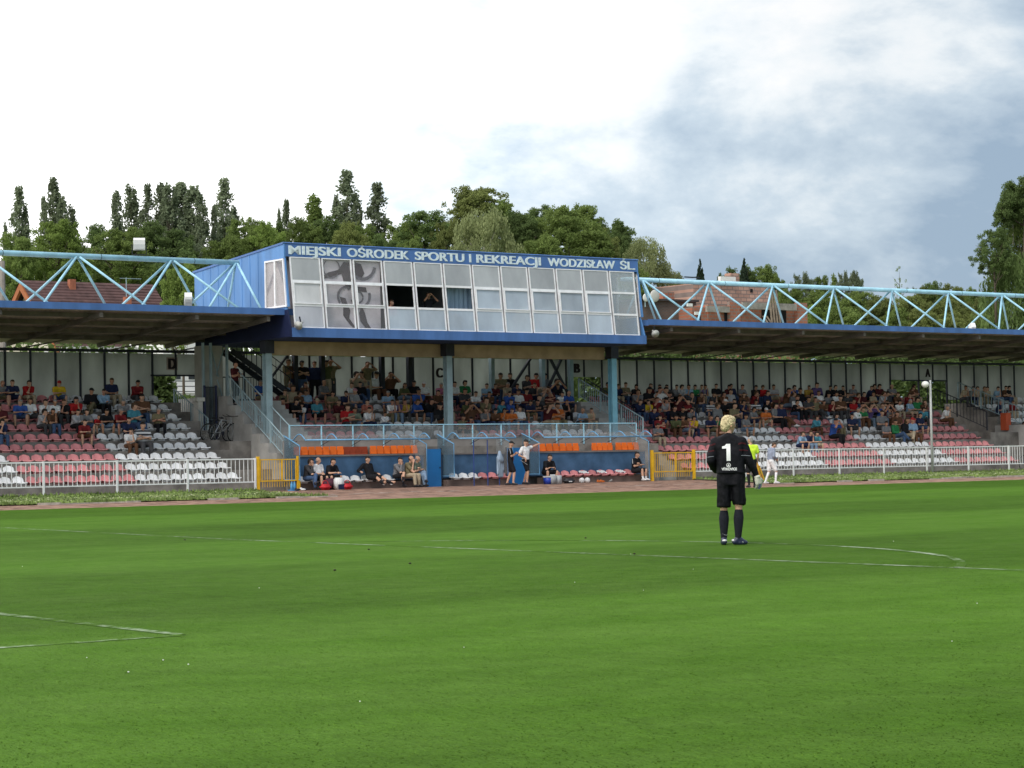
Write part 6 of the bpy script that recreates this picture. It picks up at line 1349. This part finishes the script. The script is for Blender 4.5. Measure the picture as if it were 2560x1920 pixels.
a, b = onY(1768, 766, 84.0), onY(1824, 764, 84.0); wpart(MB().box(a.x, b.x, 84.0, 84.19, a.z-.35, a.z+.05), 'lintel', mat('raw_concrete_beam', (.30, .28, .25), .9, .2, 3), H3)
a, b = onY(1858, 756, 84.0), onY(1992, 762, 84.0); wpart(MB().box(a.x, b.x, 84.0, 84.19, a.z-.42, a.z+.02), 'lintel', mat('raw_concrete_beam', (.30, .28, .25), .9, .2, 3), H3)
wallpix(1826, 1848, 683, 87, 87.6, BK1, 'chimney', 11); a = onY(1799, 697, 86.3); b = onY(1837, 697, 86.3); wpart(MB().box(a.x, b.x, 86.2, 86.45, a.z-.15, a.z+.16), 'ledge', mat('white_render', (.78, .78, .76), .85, .05, 1), H3)
for u0, u1, v0, v1 in ((1811, 1825, 779, 806), (1744, 1752, 788, 806), (1904, 1966, 770, 808), (1876, 1882, 722, 731)):
    yy = 84.46 if v0 > 740 else 86.46; a, b = onY(u0, v0, yy), onY(u1, v1, yy); wpart(MB().box(a.x, b.x, yy, yy+.03, b.z, a.z), 'window', mat('dark_opening', (.012, .012, .014), .9, .05, 2), H3)
for u0, v0, u1 in ((1804, 775, 1825), (1739, 783, 1753), (1720, 762, 1733)): a, b = onY(u0, v0, 84.3), onY(u1, v0, 84.3); wpart(MB().box(a.x, b.x, 84.35, 84.44, a.z-.1, a.z+.1), 'window_lintel', mat('white_render', (.78, .78, .76), .85, .05, 1), H3)
for i, u in enumerate((1934, 1940, 1946, 1952, 1920, 1928)): a, b = onY(u-4+i, 808, 83.4), onY(u-12, 725 if i < 4 else 790, 83.9); wpart(MB().bar(a, b, .12, .05), 'scaffold_board', mat('old_timber', (.20, .16, .12), .9, .2, 4), H3)
H4 = wempty('old_brick_shed', 'low dark brick building beside the unfinished house', 'house', (89, 86, 2.2))
a, b = onY(1602, 751, 86), onY(1740, 756, 86)
wpart(MB().box(a.x, b.x, 86, 90, 2.2, a.z), 'wall', BK3, H4); wpart(MB().box(a.x-.2, b.x+.1, 85.8, 90.2, a.z+.002, a.z+.14), 'roof', mat('tar_roof', (.06, .05, .05), .9, .15, 3), H4)
for u in (1662, 1676): q = onY(u, 730, 86.5); wpart(MB().box(q.x-.25, q.x+.25, 86.4, 86.9, a.z+.142, q.z), 'chimney', BK2, H4)
q = onY(1637, 740, 85.5); r = wempty('satellite_dish', 'large pale satellite dish on the dark brick building', 'satellite dish', q); wpart(MB().sphere(q, .40, 16, 8, (1, .25, 1)), 'dish', mat('dish_grey', (.55, .54, .5), .6, .05, 2), r, True); wpart(MB().tube([q+V((0, .1, -.7)), q+V((0, .1, 0))], .04, 6), 'mast', STEELB, r)
q = onY(1615, 744, 85.6); r = wempty('satellite_dish', 'smaller white satellite dish near the press box wall', 'satellite dish', q); wpart(MB().sphere(q, .27, 16, 8, (1, .25, 1)), 'dish', mat('dish_white', (.7, .7, .68), .6, .05, 2), r, True); wpart(MB().tube([q+V((0, .1, -.6)), q+V((0, .1, 0))], .04, 6), 'mast', STEELB, r)
# utility pole at the very edge of block D
a = onY(4, 640, 58); tag(MB().tube([(a.x, 58, 2.2), (a.x, 58, a.z-.2)], [.17, .13], 10).build('utility_pole', mat('concrete_pole', (.3, .27, .24), .9, .15, 2)), 'grey concrete pole at the edge of the picture behind block D'.replace('at the edge of the picture ', 'standing '), 'pole')
# ================================================================ trees
LEAF = {k: mat('foliage_'+k, c, .75, .30, .35, col2=c2, obj_var=.20, trans=.4, spec=.15) for k, c, c2 in (
    ('poplar', (.13, .17, .095), (.25, .295, .18)), ('dark', (.085, .14, .042), (.17, .235, .08)), ('mid', (.12, .19, .045), (.24, .31, .09)), ('bright', (.15, .24, .04), (.28, .37, .10)),
    ('willow', (.20, .25, .09), (.36, .40, .19)), ('spruce', (.018, .035, .022), (.04, .06, .035)), ('olive', (.13, .165, .045), (.24, .275, .09)))}
BARK = mat('tree_bark', (.10, .08, .06), .9, .3, 3); BARKW = mat('birch_bark', (.38, .36, .32), .8, .25, 4)
def leaf(mb, p, s, rr, droop=0, sq=1):
    a = V((rr.gauss(0, 1), rr.gauss(0, 1), rr.gauss(0, .7))).normalized(); b = a.cross(V((rr.gauss(0, 1), rr.gauss(0, 1), rr.gauss(0, 1)))).normalized()
    if droop: a = (a*.5+V((0, 0, -1))).normalized(); b = a.cross(V((rr.gauss(0, 1), rr.gauss(0, 1), 0))).normalized()
    a *= s*(1.5 if droop else 1); b *= s*.55
    if sq != 1: a.z *= sq; b.z *= sq
    mb.add([p-a*.5, p+b*.5, p+a*.5, p-b*.5], [(0, 1, 2, 3)])
def crown_mesh(kind, seed, n=9000):
    """unit crown: height 1, radius about .5, made of leaf clumps grouped on limbs"""
    rr = random.Random(seed); mb = MB(); cl = []
    if kind == 'poplar':
        for i in range(150):
            t = .04+.94*rr.random(); r = .42*min(1, (t/.12)**.6)*(max(0, 1-t**7)**.6)*(1.12-.45*t)*(.85+.6*noise.noise(V((seed*3.1, t*7, 0)))); a = rr.uniform(0, 6.283); q = rr.random()**.45
            cl.append((V((r*q*math.cos(a), r*q*math.sin(a), t)), .15*(1.1-t*.45), .05*(1.2-t*.4)))
        ls, dr = .085, 0
    elif kind == 'spruce':
        for i in range(110):
            t = i/110; r = .5*(1-t)**.9; 
            for k in range(3 if t < .8 else 1): a = rr.uniform(0, 6.283); cl.append((V((r*math.cos(a)*.8, r*math.sin(a)*.8, t)), .10*(1-t)+.02, .025))
        ls, dr = .11, 0
    elif kind == 'willow':
        for i in range(130):
            a = rr.uniform(0, 6.283); t = rr.random(); r = .5*math.sqrt(max(.02, 1-(t*1.05-.1)**2))*rr.random()**.4
            cl.append((V((r*math.cos(a), r*math.sin(a), .25+.7*t*math.sqrt(max(0, 1-(r/.55)**2)))), .07, .15))
        ls, dr = .028, 1
    elif kind == 'sparse':
        for i in range(34): a = rr.uniform(0, 6.283); t = rr.random(); r = .5*rr.random()*(1-.6*t); cl.append((V((r*math.cos(a), r*math.sin(a), .2+.8*t)), .06, .05))
        ls, dr = .035, 0; n = 900
    else:
        m_ = 16; lobes = []
        for i in range(m_):
            a = rr.uniform(0, 6.283); e_ = rr.uniform(-.25, 1.35); r = rr.uniform(.22, .36)
            lobes.append((V((r*math.cos(a)*math.cos(e_*.9), r*math.sin(a)*math.cos(e_*.9), .52+.34*math.sin(e_))), rr.uniform(.10, .20)))
        lobes.append((V((0, 0, .62)), .28))
        for i in range(260):
            c, r = rr.choice(lobes); d = V((rr.gauss(0, 1), rr.gauss(0, 1), rr.gauss(.25, 1))).normalized(); cl.append((c+d*r*rr.uniform(.55, 1.08), .052*rr.uniform(.7, 1.6), .034*rr.uniform(.7, 1.4)))
        ls, dr = .026, 0
    w = [c[1]*c[1] for c in cl]; tot = sum(w)
    for c, rx_, rz_ in cl:
        k = max(3, int(n*rx_*rx_/tot))
        sq = .30 if kind == 'poplar' else 1
        for _ in range(k):
            d = V((rr.gauss(0, 1), rr.gauss(0, 1), rr.gauss(0, 1))); d = d.normalized()*rr.random()**.45
            p = c+V((d.x*rx_, d.y*rx_, d.z*rz_)); 
            if p.z < 0: continue
            leaf(mb, p, ls*rr.uniform(.6, 1.35), rr, dr, sq)
    return mb.mesh('crown_'+kind, LEAF['mid'])
def trunk_mesh(kind, seed, m_):
    rr = random.Random(seed); mb = MB(); top = .9 if kind in ('poplar', 'spruce', 'sparse') else .62; base = -.35
    mb.tube([(0, 0, base), (.008, 0, .1), (-.01, .01, .4), (0, 0, top)], [.030, .024, .016, .004], 7)
    for i in range(11 if kind != 'spruce' else 3):
        a = rr.uniform(0, 6.28); z = rr.uniform(.12, .6); l = (.16 if kind == 'poplar' else .40)*rr.uniform(.6, 1); up_ = .3 if kind == 'poplar' else .22
        mb.tube([(0, 0, z), (l*.5*math.cos(a), l*.5*math.sin(a), z+up_*.4), (l*math.cos(a), l*math.sin(a), z+up_)], [.011, .007, .002], 5)
    return mb.mesh('trunk', m_, True)
CROWNS = {}
for kd, sd_ in (('poplar', (1, 2, 3)), ('broad', (4, 5, 6)), ('willow', (7,)), ('spruce', (8,)), ('sparse', (9,))):
    CROWNS[kd] = [(crown_mesh(kd, s_, {'poplar': 9000, 'broad': 24000, 'willow': 13000, 'spruce': 5000}.get(kd, 900)), trunk_mesh(kd, s_, BARKW if kd == 'willow' else BARK)) for s_ in sd_]
# u centre, v top, width in px, y plane, kind, foliage, label
TREES = [(48, 466, 40, 112, 'poplar', 'poplar', 0), (63, 520, 22, 112, 'poplar', 'poplar', 0), (13, 548, 19, 112, 'poplar', 'poplar', 0), (132, 444, 46, 112, 'poplar', 'poplar', 0), (156, 495, 32, 111, 'poplar', 'poplar', 0), (180, 508, 30, 113, 'poplar', 'poplar', 0), (108, 492, 24, 113, 'poplar', 'poplar', 0),
 (292, 480, 36, 112, 'poplar', 'poplar', 0), (328, 458, 46, 113, 'poplar', 'poplar', 0), (369, 460, 34, 111, 'poplar', 'poplar', 0), (402, 462, 48, 113, 'poplar', 'poplar', 0), (424, 456, 52, 111, 'poplar', 'poplar', 0), (452, 456, 60, 112, 'poplar', 'poplar', 0), (484, 468, 58, 111, 'poplar', 'poplar', 0), (505, 505, 40, 110, 'poplar', 'poplar', 0),
 (561, 446, 48, 112, 'poplar', 'poplar', 0), (534, 516, 22, 111, 'poplar', 'poplar', 0), (585, 510, 32, 113, 'poplar', 'poplar', 0), (716, 499, 30, 113, 'poplar', 'poplar', 0), (697, 524, 15, 113, 'poplar', 'poplar', 0), (785, 480, 58, 112, 'poplar', 'mid', 0), (866, 426, 56, 112, 'poplar', 'poplar', 0), (840, 492, 26, 113, 'poplar', 'poplar', 0), (893, 498, 34, 111, 'poplar', 'poplar', 0), (943, 457, 50, 112, 'poplar', 'poplar', 0),
 (140, 552, 150, 98, 'broad', 'bright', 1), (40, 585, 120, 97, 'broad', 'mid', 1), (232, 556, 110, 105, 'broad', 'dark', 1), (300, 570, 150, 99, 'broad', 'mid', 1), (400, 560, 170, 106, 'broad', 'dark', 1), (440, 620, 160, 104, 'broad', 'dark', 1), (500, 610, 110, 107, 'broad', 'poplar', 1), (80, 610, 160, 103, 'broad', 'dark', 1), (210, 620, 170, 104, 'broad', 'dark', 1), (340, 630, 160, 103, 'broad', 'dark', 1),
 (455, 655, 105, 66, 'broad', 'bright', 1), (622, 540, 120, 104, 'broad', 'mid', 1), (665, 556, 100, 102, 'broad', 'bright', 1), (560, 590, 110, 103, 'broad', 'mid', 1), (685, 550, 90, 107, 'broad', 'dark', 1), (755, 546, 110, 104, 'broad', 'mid', 1), (825, 545, 110, 105, 'broad', 'dark', 1), (880, 550, 100, 100, 'broad', 'olive', 1), (905, 562, 90, 104, 'broad', 'mid', 1), (960, 590, 90, 100, 'broad', 'dark', 1), (1000, 552, 80, 106, 'broad', 'mid', 1),
 (1058, 527, 165, 106, 'broad', 'dark', 1), (1025, 596, 90, 96, 'broad', 'mid', 1), (1120, 548, 90, 103, 'broad', 'olive', 1), (1195, 465, 175, 108, 'broad', 'olive', 1), (1255, 505, 110, 106, 'broad', 'mid', 1), (1208, 530, 165, 95, 'willow', 'willow', 2), (1300, 530, 120, 98, 'broad', 'dark', 1), (1345, 518, 110, 104, 'broad', 'dark', 1), (1420, 510, 210, 96, 'broad', 'mid', 1), (1460, 512, 130, 104, 'broad', 'mid', 1), (1350, 590, 120, 94, 'broad', 'mid', 1), (1530, 545, 100, 102, 'broad', 'dark', 1), (1490, 570, 120, 98, 'broad', 'olive', 1), (1550, 580, 75, 101, 'broad', 'dark', 1),
 (1612, 598, 110, 92, 'willow', 'willow', 2), (1585, 660, 90, 91, 'broad', 'mid', 1), (1680, 682, 80, 93, 'willow', 'willow', 2), (1750, 650, 36, 104, 'spruce', 'spruce', 3), (1798, 683, 24, 106, 'broad', 'dark', 1), (1860, 648, 40, 108, 'spruce', 'spruce', 3), (1850, 660, 90, 110, 'broad', 'dark', 1), (1910, 664, 90, 109, 'broad', 'mid', 1), (1945, 690, 50, 108, 'broad', 'mid', 1),
 (2003, 678, 60, 109, 'broad', 'poplar', 1), (2050, 690, 60, 108, 'broad', 'mid', 1), (2085, 681, 24, 109, 'poplar', 'mid', 0), (2107, 675, 40, 109, 'broad', 'poplar', 1), (2136, 678, 46, 108, 'broad', 'poplar', 1), (1985, 720, 100, 102, 'broad', 'mid', 1), (2060, 722, 130, 100, 'broad', 'mid', 1), (2150, 728, 120, 99, 'broad', 'mid', 1), (2190, 742, 100, 97, 'broad', 'olive', 1), (2020, 760, 110, 96, 'broad', 'bright', 1), (2110, 765, 120, 95, 'broad', 'mid', 1),
 (2248, 668, 42, 103, 'sparse', 'mid', 4), (2300, 712, 80, 108, 'broad', 'olive', 1), (2330, 705, 70, 107, 'broad', 'dark', 1), (2382, 712, 80, 106, 'broad', 'olive', 1), (2420, 716, 70, 107, 'broad', 'mid', 1), (2270, 740, 130, 99, 'broad', 'olive', 1), (2350, 745, 130, 97, 'broad', 'olive', 1), (2430, 745, 120, 98, 'broad', 'olive', 1), (2240, 770, 100, 95, 'broad', 'mid', 1), (2310, 775, 110, 93, 'broad', 'olive', 1), (2400, 775, 110, 93, 'broad', 'olive', 1), (2490, 770, 110, 93, 'broad', 'mid', 1),
 (2556, 448, 130, 90, 'broad', 'dark', 5), (2530, 470, 70, 91, 'willow', 'dark', 5), (2484, 572, 96, 89, 'broad', 'dark', 5), (2568, 540, 150, 91, 'willow', 'mid', 5), (2525, 640, 150, 90, 'willow', 'dark', 5), (2548, 510, 100, 92, 'broad', 'dark', 5)]
NM = {0: 'poplar_tree', 1: 'broadleaf_tree', 2: 'willow_tree', 3: 'spruce_tree', 4: 'thin_tree', 5: 'tall_birch_tree'}
def landmark(u):
    for lim, t in ((60, 'beyond the utility pole'), (150, 'above the near end of the tiled house'), (260, 'above the tiled roof ridge'), (345, 'behind the white floodlight'), (420, 'above the far end of the tiled house'), (520, 'before the press box side wall'), (640, 'over the press box rear corner'), (760, 'above the word MIEJSKI'), (880, 'above the word OŚRODEK'), (1000, 'between OŚRODEK and SPORTU'),
                   (1120, 'above the word SPORTU'), (1260, 'above the lone letter I'), (1360, 'above the word REKREACJI'), (1480, 'above REKREACJI and WODZISŁAW'), (1570, 'above the word WODZISŁAW'), (1640, 'behind the ŚL. end of the sign'), (1730, 'behind the satellite dishes'), (1830, 'behind the block chimney'), (1960, 'behind the unfinished house'), (2090, 'past the unfinished house'), (2200, 'midway along the long truss'), (2330, 'near the lone thin tree'), (2450, 'towards the tall birches'), (9999, 'at the outer end of the long truss')):
        if u <= lim: return t
szw = lambda w: 'narrow' if w < 34 else 'slim' if w < 62 else 'broad' if w > 140 else 'rounded'
fw_ = dict(poplar='grey green', dark='dark green', mid='mid green', bright='fresh green', willow='pale yellow green', spruce='blackish', olive='olive green'); tl = {}
rt_ = random.Random(5)
for i, (u, v, w, y, kd, lf, nm) in enumerate(TREES):
    t_ = onY(u, v, y); d = (t_-CPOS).dot(CFW); wid = w*d/CF*(1.95 if kd == 'poplar' else 1.3); cr, tr_ = CROWNS[kd][i % len(CROWNS[kd])]
    ht = {'poplar': max(11.0, wid*2.2), 'broad': max(wid*1.05, 6.0), 'willow': wid*1.0, 'spruce': wid*2.6, 'sparse': wid*1.9}[kd]
    if nm == 5: ht = wid*(1.15 if i % 2 else 1.4)
    base = t_.z-ht
    o = link(NM[nm], tr_, None, (t_.x, y, base)); o.rotation_euler.z = rt_.uniform(0, 6.28); o.scale = (wid, wid, ht); wd = szw(w)
    c = link('crown', cr, o); c.material_slots[0].link = 'OBJECT'; c.material_slots[0].material = LEAF[lf]
    lb = '%s %s %s %s' % (wd, fw_[lf], NM[nm].replace('_', ' ').replace('tall birch', 'birch'), landmark(u)); k = (lb); tl[k] = tl.get(k, 0)+1
    if tl[k] > 1: lb += ', '+['', '', 'further along', 'the lower one', 'the deepest one', 'the shortest'][min(tl[k], 5)]
    tag(o, lb, 'tree', {0: 'tall poplars behind the stand', 1: 'leafy trees behind the stand', 2: 'pale willows behind the press box', 3: 'spruces', 4: None, 5: 'birches at the far end'}[nm])
# distant wood that fills the gaps low behind the trees
wm = MB(); rr = random.Random(8)
for i in range(52000):
    x = rr.uniform(62, 300); y = rr.uniform(126, 150); top = (15.5 if x < 130 else 15.5+(x-130)*.012)+2.2*noise.noise(V((x*.06, 0, 3)))+1.0*noise.noise(V((x*.3, y*.1, 5)))
    z = 2+(top-2)*rr.random()**.75; leaf(wm, V((x, y, z)), rr.uniform(.6, 1.2), rr)
tag(wm.build('distant_woodland', LEAF['dark']), kind='stuff')
# hedge line right behind the rear wall
hm = MB()
for i in range(30000):
    x = rr.uniform(24, 105); y = rr.uniform(60, 63)
    top = 7.5+.4*noise.noise(V((x*.4, 0, 1))); top = (top if (x < 40.9 or x > 47) else 4.2)-(0 if x < 70 else .2)
    hm_z = rr.uniform(2.2, top); leaf(hm, V((x, y, hm_z)), rr.uniform(.2, .42), rr)
for n_, xa, xb, zt in ((7000, 39.5, 41.0, 5.6), (3500, 41.0, 45.5, 4.3), (9000, 83, 95, 7.2), (8000, 60, 72, 7.0)):
    for i in range(n_): leaf(hm, V((rr.uniform(xa, xb), rr.uniform(59.5, 61.5), rr.uniform(2.2, zt+.3*noise.noise(V((i*.1, 0, 0)))))), rr.uniform(.2, .4), rr)
tag(hm.build('garden_undergrowth', LEAF['dark']), kind='stuff')
print('people', len(PEOPLE), 'seats', len(free), len(rest))
